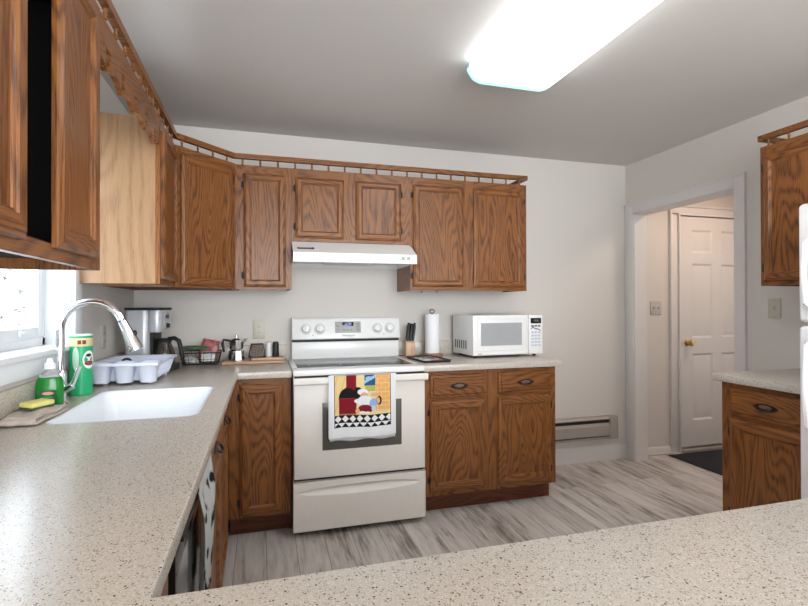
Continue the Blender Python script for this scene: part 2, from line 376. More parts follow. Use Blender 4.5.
b = MB(); b.box(-.123, -.121, WY0 + .07, ym, WZ0 + .07, WZ1 - .07); b.box(-.109, -.107, ym, WY1 - .06, WZ0 + .07, WZ1 - .07); b.build('pane', PANE, wd, 0)
b = MB(); b.box(-.095, .0, WY0 - .0, WY0 + .002, WZ0, WZ1); b.box(-.095, 0, WY1 - .002, WY1, WZ0, WZ1); b.box(-.095, 0, WY0, WY1, WZ1 - .002, WZ1)
b.box(0, .016, WY1, WY1 + .085, WZ0 - .005, WZ1 + .08, bev=.004); b.box(0, .016, WY0 - .085, WY0, WZ0 - .005, WZ1 + .08, bev=.004); b.box(0, .016, WY0, WY1, WZ1, WZ1 + .08, bev=.004)
b.build('window_casing', WTRIM, wd)
b = MB(); b.box(-.095, .002, WY0 + .002, WY1 - .002, WZ0 - .02, WZ0 + .0005); b.box(.0005, .032, WY0 - .11, WY1 + .10, WZ0 - .020, WZ0 + .001, bev=.005); b.box(0, .014, WY0 - .09, WY1 + .085, WZ0 - .085, WZ0 - .022, bev=.003); b.build('window_sill', WTRIM, wd)
b = MB(); b.lathe([(0, 0), (.012, 0), (.012, .008), (0, .01)], (-.09, ym + .28, WZ0 + .055), axis='x', seg=12); b.box(-.088, -.078, ym + .26, ym + .30, WZ0 + .05, WZ0 + .06, bev=.002); b.build('sash_latch', WTRIM, wd)

# ------------------------------------------------------------------ cabinets
def door_leaf(parent, x0, x1, z0, z1, y, hinge='l', name='door', fwid=.034):
    k = fwid - .050
    b = MB()
    R = b.frame_sweep(x0, x1, z0, z1, [(.0, 0), (0, .010), (.003, .014), (.010, .0165), (.015, .020), (.050 + k, .020), (.053 + k, .015), (.058 + k, .013), (.060 + k, .0095), (.060 + k, .004)], 0, 1, y)
    b.bm.faces.new([v for v in R[0]][::-1])
    d = b.build(name, [WZ, WX], parent, 25)
    b = MB(); b.box(x0 + .056 + k, x1 - .056 - k, y - .0088, y - .003, z0 + .056 + k, z1 - .056 - k); b.build('panel', WZ, d, 0)
    hx = x0 - .004 if hinge == 'l' else x1 + .004
    for zz in (z0 + .07, z1 - .07):
        b = MB(); b.lathe([(0, -.022), (.0035, -.022), (.0045, -.018), (.0045, .018), (.0035, .022), (0, .022)], (hx, y - .008, zz), seg=8); b.box(hx - .012 if hinge == 'l' else hx, hx if hinge == 'l' else hx + .012, y - .002, y, zz - .016, zz + .016)
        b.build('hinge', BLKMET, d)
    return d
def drawer_front(parent, x0, x1, z0, z1, y, name='drawer', handle=True):
    b = MB()
    R = b.frame_sweep(x0, x1, z0, z1, [(.0, 0), (0, .008), (.004, .012), (.016, .013), (.022, .020), (.026, .020)], 1, 1, y)
    b.bm.faces.new(R[-1]).material_index = 1; b.bm.faces.new(R[0][::-1])
    d = b.build(name, [WZ, WX], parent, 25)
    if handle: pull(d, (x0 + x1) / 2, y - .020, (z0 + z1) / 2)
    return d
def pull(parent, x, y, z):
    b = MB(); n = 28; pts = []
    for i in range(n):
        a = 2 * PI * i / n; pts.append((x + .056 * math.cos(a) * (1 if abs(math.cos(a)) < .96 else 1.06), z + .019 * math.sin(a) * (1 + .10 * math.cos(4 * a))))
    b.prism(pts, y - .003, y, 'y')
    p = b.build('pull', BRONZE, parent, 40)
    b = MB()
    b.prism([(x + .032 * math.cos(2 * PI * i / 20), z + .002 + .010 * math.sin(2 * PI * i / 20)) for i in range(20)], y - .0045, y - .003, 'y')
    b.build('pull_relief', BRONZ2, p)
    b = MB(); q = []
    for i in range(17):
        t = PI * i / 16; q.append((x + .040 * math.cos(t), y - .007 - .017 * math.sin(t), z + .004 - .017 * math.sin(t)))
    b.tube(q, [.0032 + .0015 * math.sin(PI * i / 16) for i in range(17)], 8)
    for s in (-1, 1): b.lathe([(0, 0), (.006, 0), (.005, .008), (.0, .010)], (x + s * .040, y - .003, z + .004), seg=10, axis='y')
    b.build('pull_bail', BRONZE, p)
def face_frame(parent, w, z0, z1, y, openings, stile=.035, th=.019):
    # openings: (x0,x1,z0,z1) holes in the frame; columns of stiles and rails
    b = MB(); xs = sorted({0, w} | {v for o in openings for v in o[:2]}); 
    # stiles
    cols = [(xs[i], xs[i + 1]) for i in range(len(xs) - 1)]
    for a, c in cols:
        ops = sorted([(o[2], o[3]) for o in openings if o[0] <= a + 1e-6 and o[1] >= c - 1e-6])
        if not ops: b.box(a, c, y - th, y, z0, z1, 0); continue
        zz = z0
        for p, q in ops:
            if p > zz: b.box(a, c, y - th, y, zz, p, 1)
            zz = q
        if zz < z1: b.box(a, c, y - th, y, zz, z1, 1)
    return b.build('face_frame', [WZ, WX], parent, 0)
def carcass(parent, w, d, z0, z1, side=WS, inside=WS, bottom_in=.025, back=True):
    t = .015; b = MB()
    b.box(0, t, -d, 0, z0, z1, 0); b.box(w - t, w, -d, 0, z0, z1, 0)
    b.box(t, w - t, -d, 0, z0 + bottom_in, z0 + bottom_in + t, 1); b.box(t, w - t, -d, 0, z1 - t, z1, 1)
    b.box(t, w - t, -t, 0, z0 + bottom_in + t, z1 - t, 1)
    return b.build('carcass', [side, inside], parent, 0)
def upper(label, loc, rz, w, z0, z1, doors, d=.313, side=WZ, inside=WU, group='oak wall cabinets'):
    t = thing('wall_cabinet', label, 'cabinet', loc, rz, group)
    carcass(t, w, d, z0, z1, side, inside)
    face_frame(t, w, z0, z1, -d, [(a + .012, c - .012, p + .012, q - .012) for a, c, p, q, h in doors])
    for a, c, p, q, h in doors: door_leaf(t, a, c, p, q, -d - .019, h)
    return t
ZB, ZT = 1.373, 2.120; DZ0, DZ1 = 1.397, 2.070
UE = upper('tall two-door oak wall cabinet over the microwave', (.764, 0, 0), 0, .858, ZB, ZT, [(.018, .374, DZ0, DZ1, 'l'), (.449, .832, DZ0, DZ1, 'r')])
for hx_ in (.085, .195):
    b = MB(); b.tube([(hx_, -.30, ZB + .004), (hx_, -.30, ZB - .008), (hx_, -.306, ZB - .016), (hx_, -.314, ZB - .014), (hx_, -.317, ZB - .007)], .0016, 6); b.build('cup_hook', BLKMET, UE, 60)
upper('short two-door oak wall cabinet directly above the range hood', (0.001, 0, 0), 0, .762, 1.672, ZT, [(.024, .322, 1.692, 2.066, 'l'), (.40, .697, 1.692, 2.066, 'r')])
upper('narrow single-door oak wall cabinet just left of the range hood', (-.335, 0, 0), 0, .335, ZB, ZT, [(.056, .300, DZ0 - .01, DZ1, 'l')])
# diagonal corner cabinet
t = thing('wall_cabinet', 'angled corner oak wall cabinet with one wide door', 'cabinet', (-.622, -.612, 0), math.atan2(.278, .284), 'oak wall cabinets')
inv = t.rotation_euler.to_matrix().inverted()
fp = [(XL + .002, -.002), (-.338, -.002), (-.338, -.322), (-.612, -.6), (-.622, -.612), (XL + .002, -.612)]
lp = [(inv @ (Vector((x, y, 0)) - Vector((-.622, -.612, 0)))) for x, y in fp]
cl = [(p.x, p.y) for p in [lp[0], lp[1], lp[2], lp[5]]]
fw_ = .397
b = MB()
foot = [(lp[0].x, lp[0].y), (lp[1].x, lp[1].y), (fw_, .001), (0, .001), (lp[5].x, lp[5].y)]
b.prism(foot, ZB + .02, ZB + .035, 'z'); b.prism(foot, ZT - .015, ZT, 'z')
for i in (0, 1, 3, 4):
    p, q = Vector(foot[i]), Vector(foot[(i + 1) % 5]); dd = (q - p).normalized(); nn = Vector((-dd.y, dd.x)) * .012
    cc = Vector((sum(f[0] for f in foot) / 5, sum(f[1] for f in foot) / 5))
    if (cc - p).dot(nn) < 0: nn = -nn
    b.prism([tuple(p), tuple(q), tuple(q + nn), tuple(p + nn)], ZB, ZT, 'z')
b.build('carcass', WU, t, 0)
face_frame(t, fw_, ZB, ZT, 0.0, [(.04, .357, DZ0 + .012, DZ1 - .012)], th=.016)
door_leaf(t, .028, .372, DZ0 - .01, DZ1 + .008, -.016, 'r')
# left wall, far cabinet with the pale side panel toward the camera
upper('narrow oak wall cabinet right of the window, pale side panel facing the room', (XL, -1.0, 0), PI / 2, .386, ZB, ZT, [(.022, .370, DZ0, DZ1, 'r')], side=WS)
# left wall, near cabinet: hollow, its inside coloured near black as the shade in the door gap
t = thing('wall_cabinet', 'nearest oak wall cabinet at left edge, dark gap between its doors', 'cabinet', (XL, -2.70, 0), PI / 2, 'oak wall cabinets')
carcass(t, .858, .313, ZB, ZT, WZ, SHADEIN, .03)
b = MB(); b.box(.0155, .02, -.31, -.016, ZB + .046, ZT - .016); b.box(.838, .8425, -.31, -.016, ZB + .046, ZT - .016); b.box(.02, .838, -.02, -.0155, ZB + .046, ZT - .016); b.box(.43, .445, -.29, -.02, ZB + .046, ZT - .016); b.build('shade_lining', SHADEIN, t, 0)
face_frame(t, .858, ZB, ZT, -.313, [(.035, .823, DZ0 + .012, DZ1 - .0)])
door_leaf(t, .02, .376, DZ0, 2.085, -.332, 'l', fwid=.044); door_leaf(t, .526, .800, DZ0 + .004, 2.085, -.332, 'r', fwid=.044)
# right wall cabinet
upper('oak wall cabinet on the right wall above the fridge-side counter', (XR, -1.412, 0), -PI / 2, .475, ZB, ZT, [(.022, .455, DZ0, DZ1, 'l')])

def base(label, loc, rz, w, d, doors, drawers, z0=.115, zt=.876, kick=.075, end_l=True, end_r=True, handles=True, group='oak base cabinets', topless=False):
    t = thing('base_cabinet', label, 'cabinet', loc, rz, group)
    dd = d - .019; tk = .016
    b = MB()
    b.box(0, tk, -dd, 0, z0, zt, 0); b.box(w - tk, w, -dd, 0, z0, zt, 0); b.box(tk, w - tk, -dd, 0, z0, z0 + tk, 1); b.box(tk, w - tk, -.012, 0, z0, zt, 1)
    b.box(0, tk, -dd + kick, 0, 0, z0, 0); b.box(w - tk, w, -dd + kick, 0, 0, z0, 0)
    b.build('carcass', [WZ, WU], t, 0)
    face_frame(t, w, z0, zt, -dd, [(a + .012, c - .012, p + .012, q - .012) for a, c, p, q, *_ in doors + drawers])
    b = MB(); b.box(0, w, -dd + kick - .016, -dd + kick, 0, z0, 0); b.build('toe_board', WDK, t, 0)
    for a, c, p, q, h in doors: door_leaf(t, a, c, p, q, -d, h, fwid=.044)
    for a, c, p, q in drawers: drawer_front(t, a, c, p, q, -d, handle=handles)
    return t
base('oak base cabinet under the microwave, two drawers over two doors', (.765, 0, 0), 0, .903, .61, [(.035, .402, .145, .692, 'l'), (.488, .862, .145, .695, 'r')], [(.035, .405, .71, .85), (.488, .862, .714, .852)])
base('single-door oak base cabinet in the corner left of the stove', (-.345, 0, 0), 0, .327, .61, [(.055, .285, .130, .842, 'l')], [], group='oak base cabinets')
# left run (local x along world +y)
sb = base('oak sink base cabinet with false drawer fronts below the sink', (XL, -1.82, 0), PI / 2, .86, .60, [(.02, .415, .145, .69, 'l'), (.445, .84, .145, .69, 'r')], [(.02, .415, .71, .85), (.445, .84, .71, .85)])
b0 = MB()
t = thing('corner_filler_panel', 'plain oak filler strip between sink cabinet and corner', 'panel', (XL, -.955, 0), PI / 2)
b0.box(0, .345, -.60, -.58, .115, .875); b0.build('filler_board', WZ, t, 0)
b0 = MB(); b0.box(0, .40, -.525, -.51, 0, .115); b0.build('toe_board', WDK, t, 0)
base('oak end base cabinet between dishwasher and peninsula', (XL, -2.75, 0), PI / 2, .30, .60, [(.02, .28, .145, .69, 'l')], [(.02, .28, .71, .85)])
# peninsula base (doors face the stove)
base('long oak base cabinet carrying the peninsula countertop', (1.86, -3.36, 0), PI, 2.17, .585, [(.03, .70, .145, .69, 'l'), (.76, 1.40, .145, .69, 'l'), (1.46, 2.13, .145, .69, 'r')], [(.03, .70, .71, .85), (.76, 1.40, .71, .85), (1.46, 2.13, .71, .85)])
base('oak base cabinet beside the fridge, one drawer over one door', (XR, -1.415, 0), -PI / 2, .465, .61, [(.05, .44, .145, .692, 'l')], [(.05, .44, .712, .852)])

# ------------------------------------------------------------------ countertops
def cells(b, xs, ys, inc, z0, z1):
    V = {}
    def v(i, j, k):
        if (i, j, k) not in V: V[i, j, k] = b.bm.verts.new((xs[i], ys[j], (z0, z1)[k]))
        return V[i, j, k]
    g = lambda i, j: 0 <= i < len(xs) - 1 and 0 <= j < len(ys) - 1 and inc((xs[i] + xs[i + 1]) / 2, (ys[j] + ys[j + 1]) / 2)
    for i in range(len(xs) - 1):
        for j in range(len(ys) - 1):
            if not g(i, j): continue
            b.bm.faces.new([v(i, j, 1), v(i + 1, j, 1), v(i + 1, j + 1, 1), v(i, j + 1, 1)]); b.bm.faces.new([v(i, j, 0), v(i, j + 1, 0), v(i + 1, j + 1, 0), v(i + 1, j, 0)])
            if not g(i - 1, j): b.bm.faces.new([v(i, j, 0), v(i, j, 1), v(i, j + 1, 1), v(i, j + 1, 0)])
            if not g(i + 1, j): b.bm.faces.new([v(i + 1, j, 0), v(i + 1, j + 1, 0), v(i + 1, j + 1, 1), v(i + 1, j, 1)])
            if not g(i, j - 1): b.bm.faces.new([v(i, j, 0), v(i + 1, j, 0), v(i + 1, j, 1), v(i, j, 1)])
            if not g(i, j + 1): b.bm.faces.new([v(i, j + 1, 0), v(i, j + 1, 1), v(i + 1, j + 1, 1), v(i + 1, j + 1, 0)])
def bevel_sharp(b, off):
    b.bm.normal_update()
    es = [e for e in b.bm.edges if len(e.link_faces) == 2 and e.calc_face_angle(0) > 1]
    bmesh.ops.bevel(b.bm, geom=es, offset=off, segments=2, affect='EDGES', profile=.5)
CF = -.302; CZ0, CZ1 = .876, .914
def in_u(x, y):
    if x < CF: return True
    if y > -.648: return x < -.016
    return y < -2.75
b = MB(); cells(b, [XL, CF, -.016, 1.9], [-3.39, -2.75, -.648, 0], in_u, CZ0, CZ1); bevel_sharp(b, .004)
ct = b.build('countertop', CT, None, 35)
tag(ct, 'long speckled beige countertop running from the stove past the sink round to the foreground', 'countertop')
SX0, SX1, SY0, SY1 = -.815, -.376, -1.695, -1.080
b = MB(); b.prism(rrect(SX0, SX1, SY0, SY1, .045), .80, 1.0, 'z'); cut = b.build('cutter', CT, None, 0)
bo = ct.modifiers.new('bool', 'BOOLEAN'); bo.object = cut; bo.operation = 'DIFFERENCE'; bo.solver = 'EXACT'
dg = bpy.context.evaluated_depsgraph_get(); me = bpy.data.meshes.new_from_object(ct.evaluated_get(dg)); ct.modifiers.clear(); ct.data = me
bpy.data.objects.remove(cut)
b = MB()
b.box(XL, XL + .02, -3.39, -.0, CZ1, 1.012, bev=.003); b.box(XL + .02, -.016, -.02, 0, CZ1, 1.012, bev=.003); b.build('backsplash', CT, ct)
b = MB(); b.box(.752, 1.694, -.648, 0, CZ0, CZ1, bev=.004); ct2 = b.build('countertop', CT); tag(ct2, 'short speckled countertop under the microwave', 'countertop')
b = MB(); b.box(.752, 1.69, -.02, 0, CZ1, 1.012, bev=.003); b.build('backsplash', CT, ct2)
b = MB(); b.box(2.10, XR, -1.885, -1.39, CZ0, CZ1, bev=.004); ct3 = b.build('countertop', CT); tag(ct3, 'small speckled countertop beside the fridge on the right', 'countertop')
b = MB(); b.box(XR - .02, XR, -1.885, -1.39, CZ1, 1.012, bev=.003); b.build('backsplash', CT, ct3)
# sink
sk = thing('sink', 'white rectangular sink set flush in the left countertop', 'sink', (0, 0, 0))
b = MB()
def lp_(ins, z, r): return [(x, y, z) for x, y in rrect(SX0 + ins, SX1 - ins, SY0 + ins, SY1 - ins, r)]
b.loft([lp_(.0006, .880, .0445), lp_(.0006, .9125, .0445), lp_(.0015, .9138, .044), lp_(.006, .9138, .042), lp_(.009, .911, .042), lp_(.012, .90, .042), lp_(.020, .72, .05), lp_(.038, .695, .06), lp_(.07, .685, .06)], 0, False, True)
b.loft([lp_(.0006, .880, .0445), lp_(.006, .86, .045), lp_(.012, .71, .05), lp_(.05, .67, .06)], 0, False, True)
b.build('basin', SINKM, sk, 50)
b = MB(); b.lathe([(.055, 0), (.055, .003), (.045, .004), (.04, .001), (.0, .001)], ((SX0 + SX1) / 2, (SY0 + SY1) / 2, .6855)); b.build('drain', CHROME, sk)

# ------------------------------------------------------------------ gallery rail above the cabinets
gr = thing('gallery_rail', 'oak gallery rail on small spindles along cabinet tops, left and back walls', 'rail', (0, 0, 0))
path = [(-.603, -2.72), (-.603, -.622), (-.330, -.344), (1.628, -.344), (1.628, -.02)]
def strip(b, path, wd_, z0, z1, bev=.003, mat=0):
    n = len(path); Lf, Rt = [], []
    for i in range(n):
        p = Vector(path[i]); d1 = (p - Vector(path[i - 1])).normalized() if i else None; d2 = (Vector(path[i + 1]) - p).normalized() if i < n - 1 else None
        d1 = d1 or d2; d2 = d2 or d1; n1 = Vector((-d1.y, d1.x)); n2 = Vector((-d2.y, d2.x)); mm = (n1 + n2).normalized(); k = wd_ / max(.3, mm.dot(n1))
        Lf.append(p + mm * k); Rt.append(p)
    for i in range(n - 1):
        q = [Rt[i], Rt[i + 1], Lf[i + 1], Lf[i]]; b.prism([tuple(v) for v in q], z0, z1, 'z', mat)
b = MB(); strip(b, path, .024, 2.155, 2.176); strip(b, path, .018, 2.176, 2.184)
b.build('top_rail', WX, gr, 0)
def spindle(x, y, par):
    b = MB(); b.lathe([(.006, 0), (.008, .003), (.004, .009), (.007, .018), (.004, .027), (.008, .033), (.006, .0362)], (x, y, 2.1195), seg=8); b.build('spindle', WZ, par, 60)
cen = [(-.618, -2.72), (-.618, -.628), (-.338, -.329), (1.62, -.329)]
def spindles():
    for (a, c, n) in ((0, 1, 19), (1, 2, 4), (2, 3, 19)):
        p, q = Vector(cen[a]), Vector(cen[c])
        for i in range(n):
            v = p.lerp(q, (i + .5) / n); yield v
for v in spindles(): spindle(v.x, v.y, gr)
g2 = thing('gallery_rail', 'short oak gallery rail on top of the right wall cabinet', 'rail', (0, 0, 0))
b = MB(); strip(b, [(XR, -1.400), (2.412, -1.400), (2.412, -1.885)][::-1], -.024, 2.155, 2.176); strip(b, [(XR, -1.400), (2.412, -1.400), (2.412, -1.885)][::-1], -.018, 2.176, 2.184); b.build('top_rail', WX, g2, 0)
for y in (-1.45, -1.555, -1.66, -1.765, -1.86): spindle(2.425, y, g2)
# valance with cut-outs over the sink window
va = thing('window_valance', 'pierced scalloped oak valance above the sink window', 'valance', (-.634, -1.8415, 0), PI / 2)
b = MB(); n = 168; Lv = .8405
holes = []
for k in range(5):
    c0 = .085 + k * (Lv - .17) / 4
    holes += [(c0, 2.032), (c0, 1.998)]
def bot(x): 
    return 1.976 + .024 * abs(math.sin(PI * (x - .085) / ((Lv - .17) / 4)))
for i in range(n):
    a, c = Lv * i / n, Lv * (i + 1) / n; mx = (a + c) / 2
    zs_ = [(bot(mx), 2.119)]
    for hx, hz in holes:
        dx = abs(mx - hx)
        if dx < .023:
            hh = .013 if dx < .018 else .009
            zs_ = [s for z0, z1 in zs_ for s in ([(z0, hz - hh), (hz + hh, z1)] if z0 < hz < z1 else [(z0, z1)])]
    for z0, z1 in zs_: b.box(a, c, -.018, 0, z0, z1)
bmesh.ops.remove_doubles(b.bm, verts=b.bm.verts[:], dist=1e-5)
b.build('valance_board', WX, va, 0)

# ------------------------------------------------------------------ ceiling light
cl_ = thing('ceiling_light', 'long white wraparound fluorescent ceiling light, switched on', 'ceiling light', (1.0, -1.925, H))
b = MB(); b.box(-.205, .205, -.66, .66, -.028, 0, bev=.004); b.build('housing', APPL, cl_)
b = MB(); pr = [(-.228, -.022), (-.226, -.04), (-.20, -.078), (-.16, -.092), (.16, -.092), (.20, -.078), (.226, -.04), (.228, -.022)]
b.prism(pr, -.645, .640, 'y'); b.build('lens', LENS, cl_, 40)
for s in (-1, 1):
    b = MB(); y_ = .640 if s > 0 else -.645
    b.prism([(x * 1.01, z * 1.02) for x, z in pr] , y_, y_ + s * .038, 'y', bev=.01); b.build('end_cap', LENSEND, cl_)

# ------------------------------------------------------------------ range hood
hd = thing('range_hood', 'white under-cabinet range hood above the stove', 'range hood', (.001, 0, 0))
b = MB()
prof = [(-.002, 1.671), (-.325, 1.671), (-.478, 1.590), (-.480, 1.533), (-.470, 1.533), (-.468, 1.560), (-.02, 1.560), (-.002, 1.533)]
b.prism(prof, 0, .762, 'x'); b.prism([(-.02, 1.535), (-.478, 1.535), (-.478, 1.59), (-.325, 1.67), (-.02, 1.67)], -.0, .003, 'x'); b.prism([(-.02, 1.535), (-.478, 1.535), (-.478, 1.59), (-.325, 1.67), (-.02, 1.67)], .759, .762, 'x')
b.build('canopy', APPL, hd, 20)
b = MB(); b.box(.22, .52, -.40, -.12, 1.545, 1.562, bev=.003); b.build('filter', SILV, hd)
b = MB(); b.box(.30, .44, -.455, -.42, 1.536, 1.562, bev=.006); b.build('lamp_cover', CLEARP, hd)
sl = math.atan2(.081, .153)
b = MB(); b.box(-.05, .05, -.0015, .0015, -.013, .013, 0, bev=.0008); bd = b.build('badge', BLKMET, hd); bd.location = (.078, -.425, 1.62); bd.rotation_euler = (-PI / 2 + sl, 0, 0)
b = MB(); b.box(-.043, .035, -.0025, -.0012, -.003, .008, 0); bi = b.build('badge_plate', GREYP, bd)
for k in range(2):
    b = MB(); b.box(.662 + k * .035, .682 + k * .035, -.4835, -.478, 1.556, 1.576, bev=.002); b.build('switch', GREYP, hd)

# ------------------------------------------------------------------ stove
DIALM = plain('pale_dial_print', (.62, .62, .62), .4)
st = thing('electric_range', 'white freestanding electric range with smooth black top between the base cabinets', 'stove', (-.012, 0, 0))
SW = .760
b = MB(); b.box(.004, SW - .004, -.63, -.03, .03, .885); b.build('body', APPL, st)
b = MB(); b.box(.05, .71, -.60, -.05, .0, .03); b.build('base_plinth', BLACKP, st)
b = MB()
b.box(0, SW, -.678, -.56, .884, .918, bev=.008); b.box(0, SW, -.085, -.02, .884, .918, bev=.004); b.box(0, .035, -.58, -.07, .884, .918, bev=.006); b.box(SW - .035, SW, -.58, -.07, .884, .918, bev=.006)
b.build('cooktop_frame', APPL, st)
b = MB(); b.box(.025, SW - .025, -.585, -.075, .90, .9165, bev=.002); ck = b.build('cooktop', CERAM, st)
for i, (x, y, r) in enumerate(((.20, -.44, .10), (.55, -.44, .085), (.20, -.20, .075), (.55, -.20, .10))):
    b = MB(); q = [(x + r * math.cos(2 * PI * k / 40), y + r * math.sin(2 * PI * k / 40), .9167) for k in range(40)]
    b.loft([q, [(x + (px - x) * .96, y + (py - y) * .96, .9167) for px, py, _ in q]], 0, False, False); b.build('burner_ring', GREYP, ck)
# backguard: lower riser, dark gap, tilted console
b = MB(); b.box(0.028, SW + .006, -.075, -.025, .918, 1.030, bev=.004); b.build('riser', APPL, st)
b = MB(); b.box(.030, SW + .004, -.083, -.03, 1.029, 1.046); b.build('vent_gap', DARKSLOT, st)
b = MB(); b.prism([(-.02, 1.045), (-.098, 1.045), (-.104, 1.052), (-.078, 1.18), (-.066, 1.190), (-.02, 1.190)], .028, SW + .008, 'x', bev=.003); cs = b.build('console', APPL, st)
tl = math.atan2(.026, .128)
def onc(z): return -.104 + (z - 1.052) * .026 / .128
def console_part(name, mat, x, z, w, h, d, par=st):
    b = MB(); b.box(-w / 2, w / 2, -d, .0, -h / 2, h / 2, bev=min(.002, d / 3)); o = b.build(name, mat, par); o.location = (x, onc(z) + .0005, z); o.rotation_euler = (-tl, 0, 0); return o
cp = console_part('display_panel', GREYP, .402, 1.125, .178, .078, .0025)
o = console_part('clock_display', BLACKG, .402, 1.146, .078, .026, .0042); 
text('clock_digits', '12:24', .021, LCD, o, (0, -.0045, 0), (PI / 2, 0, 0))
for k, (x, z) in enumerate(((.374, 1.106), (.399, 1.106), (.424, 1.106), (.332, 1.13), (.332, 1.11), (.469, 1.146), (.469, 1.128), (.469, 1.108))): console_part('button', plain('button_grey', (.25, .27, .25), .4) if k == 0 else bpy.data.materials['button_grey'], x, z, .018, .009, .0036)
text('range_logo', 'Whirlpool', .020, BLKMET, st, (.402, onc(1.068) - .0007, 1.068), (PI / 2 - tl, 0, 0))
for x in (.118, .210, .606, .695):
    b = MB(); b.lathe([(.030, 0), (.030, .003), (.026, .006), (.023, .022), (.020, .026), (0, .027)], (0, 0, 0), axis='y', seg=32); b.box(-.0045, .0045, -.033, -.02, -.022, .022, bev=.002)
    o = b.build('knob', APPL, st); o.location = (x, onc(1.115), 1.115); o.rotation_euler = (-tl, 0, 0)
    b = MB(); b.lathe([(.038, 0), (.038, .0012), (.033, .0012)], (0, 0, 0), axis='y', seg=32); q = b.build('dial_ring', DIALM, o)
for x in (.164, .652):
    console_part('indicator_mark', GREYP, x, 1.075, .010, .006, .0012)
# oven door, handle, window, drawer
b = MB(); b.box(.004, SW - .004, -.690, -.632, .322, .866, bev=.006); od = b.build('oven_door', ALMOND, st)
b = MB(); b.box(.158, .612, -.693, -.689, .472, .735, bev=.001); b.build('oven_window', OVGL, od)
b = MB(); b.box(.01, SW - .01, -.67, -.63, .866, .884); b.build('shadow_gap', DARKSLOT, st)
b = MB()
b.prism([(-.735, .842), (-.741, .850), (-.741, .874), (-.734, .881), (-.716, .880), (-.713, .860), (-.722, .842)], 0.0, SW, 'x', bev=.002)
for x in (.012, SW - .052): b.box(x, x + .04, -.735, -.688, .844, .874, bev=.005)
b.build('oven_handle', ALMOND, od, 40)
b = MB(); b.box(.006, SW - .006, -.665, -.63, .306, .322); b.build('drawer_gap', DARKSLOT, st)
# storage drawer with scooped pull
b = MB(); nx, nz = 70, 90; fy = -.688; V = {}
zA, zB_ = .034, .306
for i in range(nx + 1):
    for j in range(nz + 1):
        x = .0 + SW * i / nx; z = zA + (zB_ - zA) * j / nz
        u = (x - SW / 2) / (.68 / 2); dep = 0
        if abs(u) < 1:
            hw = .027 * (1 - u * u) ** .6 + .0001; c = .246 ; t_ = -(z - c) / hw
            if -1 < t_ < 1: dep = .032 * (1 - u * u) ** .5 * (1 - t_) / 2 if t_ > -.85 else .032 * (1 - u * u) ** .5 * (t_ + 1) / .15 * .925
        V[i, j] = b.bm.verts.new((x, fy + dep, z))
for i in range(nx):
    for j in range(nz): b.bm.faces.new([V[i, j], V[i + 1, j], V[i + 1, j + 1], V[i, j + 1]])
b.box(0, SW, -.655, -.632, zA, zB_)
b.box(0, .002, fy, -.655, zA, zB_); b.box(SW - .002, SW, fy, -.655, zA, zB_); b.box(0, SW, fy, -.655, zA, zA + .002); b.box(0, SW, fy, -.655, zB_ - .002, zB_)
b.build('storage_drawer', ALMOND, st, 50)

# ------------------------------------------------------------------ printed towel on the oven handle
def hexagon(): pass
Y_, OR, MR, BK, WH, BL, LB, GR, SK = (.80, .55, .22), (.75, .36, .10), (.22, .012, .02), (.012, .012, .012), (.82, .82, .84), (.03, .10, .25), (.30, .45, .72), (.35, .38, .12), (.75, .42, .26)
def towel_col(px, py):   # picture coordinates of the print, origin at its upper left
    if not (75 <= px <= 525 and 62 <= py <= 458): return WH
    if px < 79 or px > 521 or py < 66 or py > 455: return BK
    c = Y_
    if px > 405 and py < 345:
        row = int((py - 62) / 34); ox = (row % 2) * 32
        c = (.78, .42, .14) if ((py - 62) % 34 > 4 and (px + ox) % 64 > 4) else (.85, .62, .30)
    elif px < 165: c = (.82, .60, .27) if (px + py * .3) % 60 > 6 else (.70, .45, .2)
    else: c = (.80, .66, .34)
    if 312 < px < 402 and py < 150:
        c = BL
        if abs((px - 355) * .5 + (py - 100)) < 12 or (px - 350) ** 2 / 900 + (py - 95) ** 2 / 250 < 1: c = (.35, .55, .75)
    if 322 < px < 402 and 148 <= py < 190: c = (.45, .46, .12)
    if py < 190 and abs(px - 208) < 40 + max(0, (py - 150)) * .6: c = MR
    if (px - 180) ** 2 / 5000 + (py - 240) ** 2 / 6500 < 1 and py < 245: c = BK
    if 112 < px < 250 and 238 < py < 358: c = MR if (py - 238) > 6 else (.35, .03, .03)
    if px > 112 and px < 250 and 358 <= py < 366: c = (.4, .2, .1)
    def el(cx, cy, rx, ry): return ((px - cx) / rx) ** 2 + ((py - cy) / ry) ** 2 < 1
    if el(262, 205, 38, 48): c = BK
    if el(300, 195, 42, 24): c = WH
    if el(312, 222, 30, 24): c = SK
    if el(322, 236, 16, 6): c = BK
    if el(318, 265, 62, 42) or el(262, 262, 30, 16): c = WH
    if el(322, 322, 58, 32): c = MR
    if el(300, 348, 26, 8) or el(340, 350, 20, 8): c = WH
    if el(386, 280, 34, 34): c = LB
    if el(390, 218, 26, 16): c = SK
    if el(385, 318, 16, 22): c = (.55, .6, .75)
    if el(432, 265, 20, 34) and not el(426, 265, 12, 24): c = BK
    if el(260, 340, 18, 22): c = (.78, .42, .2)
    if py > 366:
        q = (px - 75) / 58.0; rr = (py - 366) / 58.0
        a = abs((q % 1) - .5) + abs((rr % 1) - .5)
        k = a < .46
        c = BK if (rr < 1 and not k) or (rr >= 1 and k and rr < 1.6) else WH
        if 366 < py < 370: c = BK
    return c
tw = thing('kitchen_towel', 'white towel printed with a cook beside a dark red oven, over the oven handle', 'towel', (0, 0, 0))
b = MB(); me_cols = []
x0, x1 = .172, .552; nx, ny = 190, 190; V = {}
def sm(v): return max(0, min(1, v))
